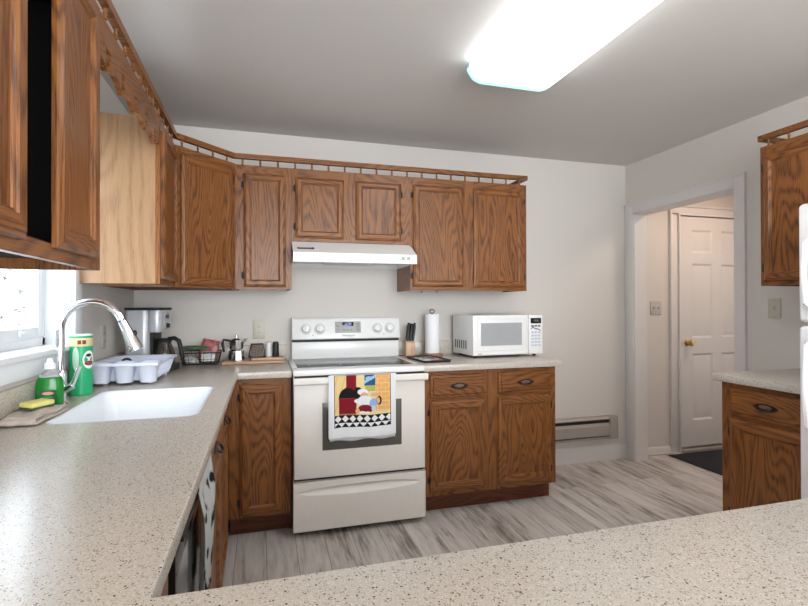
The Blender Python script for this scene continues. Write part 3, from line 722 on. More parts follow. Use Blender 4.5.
for i in range(nx + 1):
    for j in range(ny + 1):
        fx = i / nx; s = j / ny * .350      # arc length from the top
        x = x0 + (x1 - x0) * fx
        zz = .8885 - max(0, s - .008); yy = -.7455
        if s < .008: zz = .8885 + .001 * math.sin(s / .008 * PI); yy = -.7455 + .0085 * (1 - s / .008)
        dr_ = sm((s - .04) / .2)
        yy -= dr_ * (.006 * math.sin(fx * 9 + .5) + .004 * math.sin(fx * 23)) + .002; zz += dr_ * .004 * math.sin(fx * 8) + (fx - .5) * .0 
        V[i, j] = b.bm.verts.new((x, yy, zz))
        me_cols.append(towel_col(30 + 540 * fx, 55 + 480 * (s / .350)))
for i in range(nx):
    for j in range(ny): b.bm.faces.new([V[i, j], V[i, j + 1], V[i + 1, j + 1], V[i + 1, j]])
o = b.build('front_flap', PRINT, tw, 180)
ca = o.data.color_attributes.new('Col', 'FLOAT_COLOR', 'POINT')
for k, c in enumerate(me_cols): ca.data[k].color = (*c, 1)
so = o.modifiers.new('thick', 'SOLIDIFY'); so.thickness = .0015; so.offset = -1
b = MB(); V = {}; nx, ny = 40, 30
for i in range(nx + 1):
    for j in range(ny + 1):
        fx = i / nx; s = j / ny * .365; x = x0 + .012 + (x1 - x0 - .006) * fx
        if s < .034: yy = -.737 + s * .95; zz = .8875
        else: yy = -.7045; zz = .8875 - (s - .034)
        zz += .004 * math.sin(fx * 14) * sm((s - .1) * 9) - .036 * sm((s - .1) * 5); yy += .002 * math.sin(fx * 11)
        V[i, j] = b.bm.verts.new((x, yy, zz))
for i in range(nx):
    for j in range(ny): b.bm.faces.new([V[i, j], V[i, j + 1], V[i + 1, j + 1], V[i + 1, j]])
o = b.build('back_flap', plain('white_towel_cotton', (.80, .80, .82), .9, noise=.05, scale=300), tw, 180); so = o.modifiers.new('thick', 'SOLIDIFY'); so.thickness = .0015

# ------------------------------------------------------------------ microwave
mw = thing('microwave', 'white countertop microwave on the counter right of the stove', 'microwave', (1.186, -.387, .9146), math.radians(2.8))
MW, MD, MH = .548, .325, .274
b = MB(); b.box(0, MW, .018, MD, .016, .016 + MH, bev=.006)
b.build('housing', APPL, mw)
b = MB()
for x in (.04, MW - .04):
    for y in (.05, MD - .05): b.lathe([(0, 0), (.012, 0), (.014, .018), (0, .018)], (x, y, 0), seg=12)
b.build('feet', BLACKP, mw)
b = MB(); b.box(0, .431, -.0, .020, .016, .016 + MH, bev=.007)
d_ = b.build('door', APPL, mw)
b = MB(); R = b.frame_sweep(.020, .414, .044, .276, [(.0, 0), (.006, .004), (.012, .004), (.036, -.006), (.04, -.006)], 0, 0, 0.0005); b.build('door_bezel', APPL, d_, 25)
b = MB(); R = b.frame_sweep(.02, .414, .022, .034, [(0, 0), (.003, .003)], 0, 0, 0.0005); b.bm.faces.new(R[-1]); b.build('door_lip', APPL, d_)
GW = plain('mesh_screen_window', (.40, .41, .42), .22, noise=.03, scale=8)
b = MB(); b.box(.059, .375, -.0035, .004, .083, .237); b.build('window', GW, d_)
text('microwave_logo', 'SHARP', .010, BLKMET, d_, (.05, -.0030, .028), (PI / 2, 0, 0))
b = MB(); b.box(.434, MW, -.0, .020, .016, .016 + MH, bev=.006); cpn = b.build('control_panel', APPL, mw)
b = MB(); b.box(.448, .534, -.0015, .003, .230, .268, bev=.001); b.build('display', BLACKG, cpn)
text('display_digits', '12:22', .018, GREYP, cpn, (.491, -.0019, .249), (PI / 2, 0, 0))
KEY = plain('pale_blue_key', (.52, .56, .72), .4); KEY2 = plain('dark_key_symbol', (.12, .12, .16), .4)
for r in range(7):
    for c in range(3):
        if r == 1: continue
        b = MB(); b.box(.453 + c * .027, .474 + c * .027, -.0012, .002, .206 - r * .0225, .218 - r * .0225, bev=.0005); b.build('key', KEY if r else KEY2, cpn)
b = MB(); b.prism([(.449, .188), (.468, .200), (.483, .190), (.508, .186), (.531, .176), (.531, .181), (.508, .193), (.483, .198), (.468, .207), (.451, .196)], -.0014, .001, 'y'); b.build('key_swoosh', KEY2, cpn)
for k in range(6):
    b = MB(); b.box(-.0008, .002, .10 + k * .034, .114 + k * .034, .055, .115); b.build('side_vent', DARKSLOT, mw)
b = MB(); b.box(.13, .36, .12, .28, .016 + MH - .001, .016 + MH + .006, bev=.002); b.build('top_cap', GREYP, mw)

# ------------------------------------------------------------------ paper towel holder, knife block, tray
pt = thing('paper_towel_holder', 'upright paper towel holder, full white roll, round brown wooden base', 'paper towel holder', (.990, -.118, .9146))
b = MB(); b.lathe([(0, 0), (.074, 0), (.077, .004), (.075, .014), (.068, .018), (0, .018)]); b.build('base', BROWNW, pt)
b = MB(); b.lathe([(.0, .018), (.007, .018), (.007, .30), (0, .30)], seg=12); q = [(.017 * math.cos(2 * PI * k / 24), 0, .316 + .013 * math.sin(2 * PI * k / 24)) for k in range(24)]; b.tube(q, .0038, 8, closed=True); b.build('rod', plain('bronze_wire', (.22, .12, .07), .35, .7), pt)
b = MB(); b.lathe([(.02, .024), (.049, .020), (.052, .026), (.052, .29), (.049, .296), (.02, .294), (.018, .27)]); b.build('paper_roll', PAPER, pt)
kb = thing('knife_block', 'pale wooden knife block with black-handled knives beside the paper towels', 'knife block', (.822, -.115, .9146), -.15)
b = MB(); b.prism([(-.055, 0), (.055, 0), (.055, .075), (-.005, .130), (-.055, .098)], -.031, .031, 'x', bev=.003); b.build('block', BLOCKM, kb)
for r in range(3):
    for c in range(3):
        if (r, c) == (2, 2): continue
        b = MB(); b.box(-.0085, .0085, -.0075, .0075, 0, .108 + .012 * ((r + c) % 2), bev=.004); b.box(-.0092, .0092, -.0085, .0085, -.006, .0, bev=.001)
        o = b.build('knife', BLACKP, kb); o.location = (-.019 + c * .019, -.028 + r * .020, .120 - abs(-.028 + r * .02 + .005) * .4); o.rotation_euler = (-.22 + .03 * r, .16 + .02 * (c - 1), 0)
tr = thing('serving_tray', 'narrow black-edged tray with printed cooks, flat beside the cooktop', 'tray', (.872, -.372, .9146), math.radians(4)); tr.scale = (.86, .80, 1)
b = MB(); b.prism(rrect(-.105, .105, -.205, .205, .02), 0, .004, 'z'); 
for a, c in ((0, .105), ):
    lo = [[(x, y, .004) for x, y in rrect(-.105, .105, -.205, .205, .02)], [(x, y, .014) for x, y in rrect(-.112, .112, -.212, .212, .025)], [(x, y, .014) for x, y in rrect(-.106, .106, -.206, .206, .02)], [(x, y, .005) for x, y in rrect(-.099, .099, -.199, .199, .016)]]
    b.loft(lo, 0, False, False)
b.build('tray_rim', BLACKP, tr)
b = MB(); V = {}; cols = []; nx, ny = 40, 84
random.seed(3); blobs = [(random.uniform(-.09, .09), random.uniform(-.19, .19), random.uniform(.018, .042), random.choice([WH, WH, (.6, .12, .12), (.75, .42, .3), (.78, .66, .6), BK, (.1, .25, .28), WH])) for _ in range(46)]
for i in range(nx + 1):
    for j in range(ny + 1):
        x = -.098 + .196 * i / nx; y = -.198 + .396 * j / ny; V[i, j] = b.bm.verts.new((x, y, .0065))
        c = (.30, .10, .08)
        for bx, by, br_, bc in blobs:
            if ((x - bx) / br_) ** 2 + ((y - by) / (br_ * .8)) ** 2 < 1: c = bc
        if abs(x) > .09 or abs(y) > .19: c = BK if (int(x * 60 + 20) + int(y * 60 + 20)) % 2 else (.5, .3, .28)
        cols.append(c)
for i in range(nx):
    for j in range(ny): b.bm.faces.new([V[i, j], V[i + 1, j], V[i + 1, j + 1], V[i, j + 1]])
b.box(-.0985, .0985, -.1985, .1985, .0035, .006)
nv = len(b.bm.verts)
o = b.build('printed_face', TRAYP, tr); ca = o.data.color_attributes.new('Col', 'FLOAT_COLOR', 'POINT')
for k in range(len(ca.data)): ca.data[k].color = (*(cols[k] if k < len(cols) else BK), 1)

# ------------------------------------------------------------------ baseboard heater
bh = thing('baseboard_heater', 'taupe metal baseboard heater low on the back wall', 'heater', (1.69, 0, 0))
b = MB(); HL = .92
b.prism([(-.002, .19), (-.058, .19), (-.06, .200), (-.052, .205), (-.006, .205), (-.006, .358), (-.045, .358), (-.060, .346), (-.062, .352), (-.046, .366), (-.002, .366)], 0, HL - .03, 'x')
b.prism([(-.060, .215), (-.064, .22), (-.064, .296), (-.048, .318), (-.044, .316), (-.058, .294), (-.058, .215)], 0, HL - .03, 'x')
b.build('cover', HEATM, bh, 20)
b = MB(); b.box(0, HL - .03, -.045, -.007, .206, .355); b.build('dark_core', DARKSLOT, bh)
b = MB(); b.box(HL - .075, HL, -.066, -.001, .187, .368, bev=.004); b.build('end_cap', HEATM, bh)

# ------------------------------------------------------------------ outlets and switches
def plate(name, label, cat, loc, rz, w=.072, h=.117, mat=IVORY, kind='outlet', n=1):
    t = thing(name, label, cat, loc, rz)
    b = MB(); b.box(-w / 2, w / 2, -.006, 0, -h / 2, h / 2, bev=.002); b.build('cover_plate', mat, t)
    if kind == 'outlet':
        for s in (-1, 1):
            b = MB(); b.prism([(.017 * math.cos(2 * PI * i / 20), s * .020 + .014 * math.sin(2 * PI * i / 20)) for i in range(20)], -.008, -.005, 'y'); r = b.build('receptacle', mat, t)
            b = MB(); b.box(-.008, -.0055, -.0084, -.0078, s * .020 - .002, s * .020 + .007); b.box(.0055, .008, -.0084, -.0078, s * .020 - .002, s * .020 + .007); b.box(-.002, .002, -.0084, -.0078, s * .020 - .009, s * .020 - .005); b.build('slot', DARKSLOT, r)
    else:
        for k in range(n):
            x = (k - (n - 1) / 2) * .046
            b = MB(); b.box(x - .006, x + .006, -.009, -.005, -.013, .013, bev=.001); b.box(x - .004, x + .004, -.018, -.006, -.001, .009, bev=.001); b.build('toggle', mat, t)
    b = MB(); b.lathe([(0, 0), (.003, 0), (.003, .0012), (0, .0015)], (0, -.006, 0 if kind == 'outlet' else h * .38), axis='y', seg=8); b.build('screw', GREYP, t)
plate('wall_outlet', 'ivory double outlet on the back wall left of the stove', 'outlet', (-.195, 0, 1.114), 0, .078, .125)
plate('wall_outlet', 'double outlet on the left wall behind the white dish rack', 'outlet', (XL, -.62, 1.116), PI / 2, mat=WPLATE)
plate('light_switch', 'single light switch between doorway and small right counter', 'switch', (XR, -1.237, 1.25), -PI / 2, .075, .117, mat=IVORY, kind='switch')
plate('light_switch', 'double light switch on the hall wall beside the panelled door', 'switch', (3.048, 0, 1.246), 0, .112, .117, mat=WPLATE, kind='switch', n=2)

# ------------------------------------------------------------------ doormat
b = MB(); b.box(3.11, 4.0, -1.05, -.065, .0, .008, bev=.003); o = b.build('doormat', MATM); tag(o, 'black rubber doormat on the hall floor in front of the door', 'doormat')

# ------------------------------------------------------------------ fridge
fr = thing('refrigerator', 'white top-freezer refrigerator cut off by the right edge', 'refrigerator', (2.745, -1.905, 0), -PI / 2)
b = MB(); b.box(.004, .75, -.68, -.03, .03, 1.68, bev=.006); b.build('cabinet', FRIDGEW, fr)
b = MB(); b.box(.02, .73, -.66, -.05, 0, .08); b.build('base_grille', BLACKP, fr)
b = MB(); b.box(0, .755, -.765, -.690, 1.197, 1.690, bev=.018, seg=4); d1_ = b.build('freezer_door', FRIDGEW, fr, 40)
b = MB(); b.box(0, .755, -.765, -.690, .09, 1.183, bev=.018, seg=4); d2_ = b.build('fridge_door', FRIDGEW, fr, 40)
b = MB(); b.box(.01, .745, -.69, -.68, .09, 1.685); b.build('gasket', GREYP, fr)
for d_, z0, z1 in ((d1_, 1.25, 1.55), (d2_, .75, 1.13)):
    b = MB(); b.tube([(.055, -.76, z0), (.055, -.80, z0 + .03), (.055, -.81, (z0 + z1) / 2), (.055, -.80, z1 - .03), (.055, -.76, z1)], .011, 10); b.build('handle', FRIDGEW, d_)

# ------------------------------------------------------------------ dishwasher and towel under the left counter
dw = thing('dishwasher', 'black-fronted dishwasher under the left counter', 'dishwasher', (XL, -2.435, 0), PI / 2)
b = MB(); b.box(.004, .598, -.57, -.02, .11, .868); b.build('tub', BLKMET, dw)
b = MB(); b.box(.006, .596, -.612, -.572, .115, .74, bev=.006); b.build('door', plain('smoky_steel_front', (.30, .30, .31), .16, .8, noise=.3, scale=6), dw)
b = MB(); b.box(.006, .596, -.615, -.572, .745, .866, bev=.006); b.build('control_strip', BLACKG, dw)
b = MB(); b.box(.0, .01, -.622, -.57, .115, .868); b.box(.02, .58, -.55, -.50, 0, .11); b.build('trim_and_kick', BLACKP, dw)
b = MB(); b.box(.10, .50, -.622, -.6155, .792, .806, bev=.002); b.build('handle', BLACKP, dw)
dt = thing('dish_towel', 'crumpled white towel with black pattern hanging on the front of the dishwasher', 'towel', (XL, -2.435, 0), PI / 2)
b = MB(); nx, ny = 60, 60; V = {}; cols = []
for i in range(nx + 1):
    for j in range(ny + 1):
        fx = i / nx; s = j / ny * .34; wv = 1 - .35 * (s / .34)
        x = .42 + (fx - .5) * .30 * wv + .015 * math.sin(s * 14); z = .860 - s + .03 * (fx - .5) * (s / .34)
        y = -.6245 - sm(s / .1) * (.006 * (1 + math.sin(fx * 15 + s * 9)) + .003 * (1 + math.sin(fx * 31)))
        V[i, j] = b.bm.verts.new((x, y, z))
        p_ = math.sin(fx * 21 + 4 * math.sin(s * 28)) + math.sin(s * 62 + 3 * math.sin(fx * 9))
        cols.append(BK if p_ > 1.15 else ((.34, .34, .35) if p_ > .75 else (.46, .46, .44)))
for i in range(nx):
    for j in range(ny): b.bm.faces.new([V[i, j], V[i + 1, j], V[i + 1, j + 1], V[i, j + 1]])
o = b.build('towel_cloth', PRINT, dt, 180); ca = o.data.color_attributes.new('Col', 'FLOAT_COLOR', 'POINT')
for k, c in enumerate(cols): ca.data[k].color = (*c, 1)
so = o.modifiers.new('thick', 'SOLIDIFY'); so.thickness = .002

# ------------------------------------------------------------------ faucet
fa = thing('kitchen_faucet', 'tall chrome pull-down gooseneck faucet behind the sink', 'faucet', (-.872, -1.375, .9146), math.radians(4))
b = MB(); b.lathe([(0, 0), (.027, 0), (.027, .006), (.021, .012), (.019, .02), (.019, .115), (.016, .125), (.0125, .13), (0, .13)]); b.build('body', CHROME, fa)
b = MB(); q = [(0, 0, .12), (0, 0, .20), (0, 0, .255)]
for k in range(13):
    a = PI - (PI * .90) * k / 12; q.append((.100 + .100 * math.cos(a), 0, .275 + .098 * math.sin(a)))
b.tube(q, [.0138] * len(q), 16); b.build('spout', CHROME, fa, 60)
e = Vector(q[-1]); dd = (Vector(q[-1]) - Vector(q[-2])).normalized()
b = MB(); dd = Vector((.40, 0, -.91)).normalized(); b.tube([e, e + dd * .002, e + dd * .004, e + dd * .03, e + dd * .105, e + dd * .122, e + dd * .124], [.0120, .0120, .0155, .0170, .0265, .0265, .022], 18); sh = b.build('spray_head', CHROME, fa, 50)
b = MB(); side = Vector((-dd.z, 0, dd.x)); cc = e + dd * .07 - side * .02
if side.x < 0: pass
b.ell(tuple(e + dd * .065 + Vector((dd.z * -1, 0, dd.x)) * .019), (.008, .008, .014)); b.build('spray_button', BLACKP, sh)
b = MB(); b.tube([e + dd * .0005, e + dd * .004], .0135, 18); b.build('collar', BLACKP, sh)
b = MB(); b.tube([(.012, -.002, .058), (.026, -.004, .063), (.040, -.006, .070)], [.014, .014, .012], 12); b.tube([(.036, -.006, .066), (.046, -.008, .090), (.062, -.012, .140)], [.008, .0065, .008], 10); b.build('lever', CHROME, fa, 50)

# ------------------------------------------------------------------ things round the sink
gc = thing('cleanser_can', 'tall green cylinder can with cream top band beside the faucet', 'can', (-.883, -1.13, .9146))
b = MB(); b.lathe([(0, 0), (.040, 0), (.0415, .002), (.0415, .236), (.040, .238), (0, .238)], mat=0); b.build('can_body', GCAN, gc)
b = MB(); b.lathe([(.0418, .196), (.0421, .197), (.0421, .228), (.0418, .229)], seg=40); tb = b.build('top_band', CREAM, gc)
b = MB(); b.lathe([(0.0, .238), (.0405, .238), (.0405, .243), (.036, .244), (0, .244)]); b.build('lid', WHITE, gc)
def patch(name, mat, par, a0, a1, z0, z1, r=.0425, ell_=False, n=16):
    b = MB()
    if ell_:
        ca_, cz = (a0 + a1) / 2, (z0 + z1) / 2
        P = [(ca_ + (a1 - a0) / 2 * math.cos(2 * PI * k / 28), cz + (z1 - z0) / 2 * math.sin(2 * PI * k / 28)) for k in range(28)]
        v = [b.bm.verts.new((r * math.cos(a), r * math.sin(a), z)) for a, z in P]; c = b.bm.verts.new((r * math.cos(ca_), r * math.sin(ca_), cz))
        for k in range(28): b.bm.faces.new([c, v[k], v[(k + 1) % 28]])
    else:
        A = [[b.bm.verts.new((r * math.cos(a0 + (a1 - a0) * k / n), r * math.sin(a0 + (a1 - a0) * k / n), z)) for k in range(n + 1)] for z in (z0, z1)]
        for k in range(n): b.bm.faces.new([A[0][k], A[0][k + 1], A[1][k + 1], A[1][k]])
    return b.build(name, mat, par, 60)
va_ = math.atan2(-2.3, .7)
for k, (a, c) in enumerate(((-.28, .02), (.10, .42))): patch('band_lettering', MAROON, tb, va_ + a, va_ + c, .205, .221, .0427)
wh = patch('diamond_panel', plain('pale_green_label', (.55, .78, .6), .4), gc, va_ - .75, va_ - .15, .10, .195, .0422, True)
ro = patch('round_emblem', WHITE, gc, va_ + .12, va_ + 1.30, .105, .178, .0426, True)
patch('emblem_band', MAROON, ro, va_ + .28, va_ + 1.16, .118, .137, .0430, True); patch('emblem_mark', BLKMET, ro, va_ + .40, va_ + .95, .153, .166, .0430, True)
sp = thing('dish_soap_bottle', 'green dish soap bottle with clear top at the left of the faucet', 'bottle', (-.882, -1.436, .9146), math.radians(6)); sp.scale = (.94, .80, 1)
b = MB()
def oval(rx, ry, z, n=28): return [(rx * math.cos(2 * PI * k / n), ry * math.sin(2 * PI * k / n), z) for k in range(n)]
b.loft([oval(.038, .024, 0), oval(.043, .028, .006), oval(.045, .029, .055), oval(.043, .028, .098), oval(.036, .024, .112)]); b.build('soap_body', SOAPG, sp, 50)
b = MB(); b.loft([oval(.036, .024, .1125), oval(.026, .019, .126), oval(.016, .015, .134), oval(.014, .014, .140)]); b.build('bottle_shoulder', CLEARP, sp, 50)
b = MB(); b.lathe([(.0, .140), (.019, .140), (.019, .158), (.012, .162), (.008, .176), (0, .176)]); b.build('cap', WHITE, sp)
b = MB(); b.box(-.026, .026, -.0305, -.0285, .028, .068, bev=.0008); lb = b.build('label_panel', DGREEN, sp)
for k, (cx, cz, rx, rz_) in enumerate(((.0, .058, .018, .006), (-.004, .044, .020, .004), (.006, .036, .014, .003))):
    b = MB(); b.prism([(cx + rx * math.cos(2 * PI * i / 16), cz + rz_ * math.sin(2 * PI * i / 16)) for i in range(16)], -.0312, -.0304, 'y'); b.build('label_print', [SK_ := plain('label_pink', (.75, .38, .25), .5), GCAN, CREAM][k] if True else None, lb)
# folded cloth
fc = thing('folded_cloth', 'folded beige cloth under the sponge at the back of the counter', 'cloth', (-.865, -1.592, .9146), math.radians(-3))
def slab(b, hx, hy, z0, z1, wob=.004, n=24, fold='x'):
    V = {}
    for k, z in enumerate((z0, z1)):
        for i in range(n + 1):
            for j in range(n + 1):
                u, v = i / n * 2 - 1, j / n * 2 - 1; ed = (1 - abs(u) ** 8) * (1 - abs(v) ** 8)
                h = (z1 - z0) / 2; mid = (z0 + z1) / 2; zz = mid + (h if k else -h) * (.35 + .65 * ed) + wob * math.sin(u * 4 + v * 3) * (1 if z0 > .005 else (k))
                V[k, i, j] = b.bm.verts.new((u * hx + wob * math.sin(v * 5), v * hy + wob * math.sin(u * 4), zz))
    for i in range(n):
        for j in range(n):
            b.bm.faces.new([V[1, i, j], V[1, i + 1, j], V[1, i + 1, j + 1], V[1, i, j + 1]]); b.bm.faces.new([V[0, i, j], V[0, i, j + 1], V[0, i + 1, j + 1], V[0, i + 1, j]])
    for i in range(n):
        b.bm.faces.new([V[0, i, 0], V[0, i + 1, 0], V[1, i + 1, 0], V[1, i, 0]]); b.bm.faces.new([V[0, i, n], V[1, i, n], V[1, i + 1, n], V[0, i + 1, n]])
        b.bm.faces.new([V[0, 0, i], V[1, 0, i], V[1, 0, i + 1], V[0, 0, i + 1]]); b.bm.faces.new([V[0, n, i], V[0, n, i + 1], V[1, n, i + 1], V[1, n, i]])
b = MB(); slab(b, .052, .112, 0, .014, .002); slab(b, .048, .106, .012, .029, .003); b.tube([(-.04 + .008 * math.sin(k), -.15, .010) if False else (-.048 + .096 * k / 8, -.110 + .004 * math.sin(k * 1.7), .012) for k in range(9)], .0095, 10)
b.build('cloth_layers', CLOTHM, fc, 180)
sg = thing('sponge', 'yellow sponge with dark green scouring side on the folded cloth', 'sponge', (-.868, -1.575, .9462), math.radians(62)); sg.rotation_euler = (math.radians(3), 0, math.radians(62)); sg.scale = (.85, .85, .85)
b = MB(); b.box(-.048, .048, -.030, .030, 0, .008, bev=.003); b.build('scouring_pad', DGREEN, sg)
b = MB(); b.box(-.048, .048, -.030, .030, .008, .026, bev=.005); b.build('foam', YEL, sg)

# ------------------------------------------------------------------ dish rack
dk = thing('dish_rack', 'white plastic dish drainer with cup compartments left of the coffee maker', 'dish rack', (-.763, -.745, .9148), math.radians(-3))
b = MB()
def rl(x0, x1, y0, y1, r, z): return [(x, y, z) for x, y in rrect(x0, x1, y0, y1, r, 6)]
hx, hy = .140, .195; FY = .035
b.loft([rl(-hx + .03, hx - .03, -hy + .055, hy - .02, .03, .014), rl(-hx + .004, hx - .004, -hy + .045, hy - .004, .035, .082), rl(-hx, hx, -hy + .042, hy, .035, .088), rl(-hx - .008, hx + .008, -hy + .038, hy + .008, .04, .090), rl(-hx - .009, hx + .009, -hy + .037, hy + .009, .04, .084), rl(-hx - .006, hx + .006, -hy + .040, hy + .006, .04, .084)], 0, True, False)
b.build('tray_body', RACKW, dk, 40)
for o in dk.children: so = o.modifiers.new('t', 'SOLIDIFY'); so.thickness = .003; so.offset = -1
for k, cx in enumerate((-.100, -.002, .096)):
    b = MB(); w2 = .044
    b.loft([[(cx + (w2 - .010) * math.cos(a), -hy + .022 + (.034) * math.sin(a), .010) for a in [2 * PI * i / 28 for i in range(28)]],
            [(cx + w2 * math.copysign(abs(math.cos(a)) ** .6, math.cos(a)), -hy + .022 + .048 * math.copysign(abs(math.sin(a)) ** .7, math.sin(a)), .088) for a in [2 * PI * i / 28 for i in range(28)]],
            [(cx + (w2 + .004) * math.copysign(abs(math.cos(a)) ** .6, math.cos(a)), -hy + .022 + .052 * math.copysign(abs(math.sin(a)) ** .7, math.sin(a)), .092) for a in [2 * PI * i / 28 for i in range(28)]]], 0, True, False)
    o = b.build('cup', RACKW, dk, 50); so = o.modifiers.new('t', 'SOLIDIFY'); so.thickness = .0025
b = MB(); b.box(-hx - .009, hx + .009, -hy - .034, -hy - .027, .080, .093, bev=.003); b.box(-hx - .009, -hx - .002, -hy - .030, -hy + .06, .080, .092, bev=.003); b.box(hx + .002, hx + .009, -hy - .030, -hy + .06, .080, .092, bev=.003); b.build('front_rim', RACKW, dk)
for s in (-1, 1):
    for k in range(6):
        y = -hy + .07 + k * .045; b = MB(); b.prism([(hx - .026, .02), (hx - .001, .083), (hx + .005, .083), (hx - .018, .02)] if s > 0 else [(-hx + .026, .02), (-hx + .001, .083), (-hx - .005, .083), (-hx + .018, .02)], y, y + .006, 'y'); b.build('rib', RACKW, dk)
for sx in (-1, 1):
    for sy in (-1, 1): b = MB(); b.lathe([(0, 0), (.010, 0), (.012, .018), (0, .018)], (sx * (hx - .045), sy * (hy - .06), 0), seg=12); b.build('foot', RACKW, dk)
dk.scale = (1, 1, 1.10)
bk = thing('scrub_brush', 'black loop handle sticking up inside the white dish rack', 'brush', (-.795, -.80, .936)); bk.scale = (1.2, 1.2, 1.15)
b = MB(); b.tube([(-.016, 0, .0), (-.017, 0, .05)] + [(.017 * math.cos(PI - PI * k / 8), 0, .058 + .016 * math.sin(PI * k / 8)) for k in range(9)] + [(.017, 0, .05), (.016, 0, .0)], .005, 8); b.build('handle', BLACKP, bk, 60)
b = MB(); b.box(-.026, .026, -.02, .02, -.0, .014, bev=.004); b.build('brush_head', BLACKP, bk)

# ------------------------------------------------------------------ coffee maker
cm = thing('coffee_maker', 'silver and black drip coffee maker in the corner by the dish rack', 'coffee maker', (-.775, -.40, .9146), math.radians(-12))
b = MB(); b.prism(rrect(-.10, .135, -.095, .095, .03), 0, .03, 'z', bev=.003); b.build('base', BLACKP, cm)
b = MB(); b.prism(rrect(-.10, .025, -.09, .09, .03), .03, .335, 'z', bev=.002); b.build('water_tower', SILV, cm)
b = MB(); b.prism(rrect(.0255, .088, -.088, .088, .025), .215, .335, 'z', bev=.003); hd_ = b.build('brew_head', SILV, cm)
b = MB(); b.prism(rrect(-.104, .092, -.094, .094, .03), .336, .350, 'z', bev=.004); b.prism(rrect(-.105, -.098, -.06, .06, .002), .04, .335, 'z'); b.build('lid', BLACKP, cm)
b = MB(); b.box(.088, .093, -.035, .035, .225, .325, bev=.002); cpn2 = b.build('control_panel', GREYP, cm)
b = MB(); b.box(.0925, .095, -.02, .02, .29, .31); b.build('display', BLACKG, cpn2)
b = MB(); b.lathe([(0, 0), (.013, 0), (.012, .012), (0, .013)], (.093, 0, .25), axis='x', seg=18); b.build('dial', BLACKP, cpn2)
b = MB(); b.lathe([(.035, .034), (.052, .04), (.056, .08), (.050, .12), (.036, .15), (.035, .158)], (.078, 0, 0)); cg = b.build('carafe', CARAFE, cm, 60); so = cg.modifiers.new('t', 'SOLIDIFY'); so.thickness = .0025
b = MB(); b.lathe([(0, .158), (.038, .158), (.040, .168), (.030, .178), (0, .18)], (.078, 0, 0)); b.build('carafe_lid', BLACKP, cg)
b = MB(); b.tube([(.105, -.01, .176), (.140, -.018, .180), (.166, -.024, .165), (.178, -.027, .12), (.188, -.029, .070), (.180, -.028, .058)], [.011, .012, .013, .012, .011, .007], 10); b.build('carafe_handle', BLACKP, cg, 60)
b = MB(); b.box(.026, .040, -.06, .06, .03, .214, bev=.004); b.build('rear_shroud', BLACKP, cm)

# ------------------------------------------------------------------ wire basket and packets
bs = thing('wire_basket', 'low black wire basket of packets by the coffee maker', 'basket', (-.535, -.16, .9146))
b = MB(); A = [(x, y, .075) for x, y in rrect(-.115, .115, -.09, .09, .02)]; B = [(x, y, .006) for x, y in rrect(-.098, .098, -.075, .075, .02)]
b.tube(A, .004, 8, closed=True); b.tube(B, .0035, 8, closed=True)
n = len(A)
for k in range(0, n, 3): b.tube([A[k], B[k]], .0013, 5)
for k in range(1, 5):
    t_ = k / 5
    for s in (-1, 1): b.tube([(-.115 + .23 * t_, s * .09, .075), (-.098 + .196 * t_, s * .075, .006)], .0014, 5)
    if k < 4: b.tube([(-.115, -.09 + .18 * k / 4, .075), (-.098, -.075 + .15 * k / 4, .006)], .0014, 5); b.tube([(.115, -.09 + .18 * k / 4, .075), (.098, -.075 + .15 * k / 4, .006)], .0014, 5)
for k in range(9): b.tube([(-.098 + .196 * k / 8, -.075, .006), (-.098 + .196 * k / 8, .075, .006)], .0014, 5)
for k in range(2): zf = .02 + k * .014; q = [(x, y, zf) for x, y in rrect(-.1 - k * .004, .1 + k * .004, -.077 - k * .0035, .077 + k * .0035, .02, 3)]; b.tube(q, .0012, 5, closed=True)
b.build('wires', BLKMET, bs, 60)
def packet(name, label, cat, loc, size, mat, rot, crumple=.2, seed=0, group=None):
    t = MB(); rnd = random.Random(seed); nx_, ny_ = 14, 10; V = {}
    for k in (0, 1):
        for i in range(nx_ + 1):
            for j in range(ny_ + 1):
                u, v = i / nx_ * 2 - 1, j / ny_ * 2 - 1; pf = (1 - u ** 4) * (1 - v ** 4); z = (1 if k else -1) * (size[2] / 2 * pf + .001)
                z += crumple * size[2] * .5 * (rnd.random() - .5)
                V[k, i, j] = t.bm.verts.new((u * size[0] / 2 * (1 - .05 * abs(v)), v * size[1] / 2, z))
    for i in range(nx_):
        for j in range(ny_):
            t.bm.faces.new([V[1, i, j], V[1, i + 1, j], V[1, i + 1, j + 1], V[1, i, j + 1]]); t.bm.faces.new([V[0, i, j], V[0, i, j + 1], V[0, i + 1, j + 1], V[0, i + 1, j]])
    for i in range(nx_): t.bm.faces.new([V[0, i, 0], V[0, i + 1, 0], V[1, i + 1, 0], V[1, i, 0]]); t.bm.faces.new([V[0, i, ny_], V[1, i, ny_], V[1, i + 1, ny_], V[0, i + 1, ny_]])
    for j in range(ny_): t.bm.faces.new([V[0, 0, j], V[1, 0, j], V[1, 0, j + 1], V[0, 0, j + 1]]); t.bm.faces.new([V[0, nx_, j], V[0, nx_, j + 1], V[1, nx_, j + 1], V[1, nx_, j]])
    o = t.build(name, mat, None, 60); o.location = loc; o.rotation_euler = rot; tag(o, label, cat, group); return o
GP = plain('green_foil', (.07, .12, .055), .35, noise=.3, scale=60); RP = plain('pink_red_bag_film', (.42, .13, .13), .35, noise=.5, scale=40); WP_ = plain('white_packet_film', (.68, .68, .66), .4, noise=.3, scale=50)
packet('food_packet', 'dark green packet lying across the wire basket', 'packet', (-.565, -.195, 1.018), (.16, .06, .022), GP, (.12, .04, .06), .25, 2)
packet('snack_bag', 'pink and red snack bag standing behind in the wire basket', 'bag', (-.495, -.098, 1.000), (.11, .12, .03), RP, (1.35, .2, -.15), .8, 3)
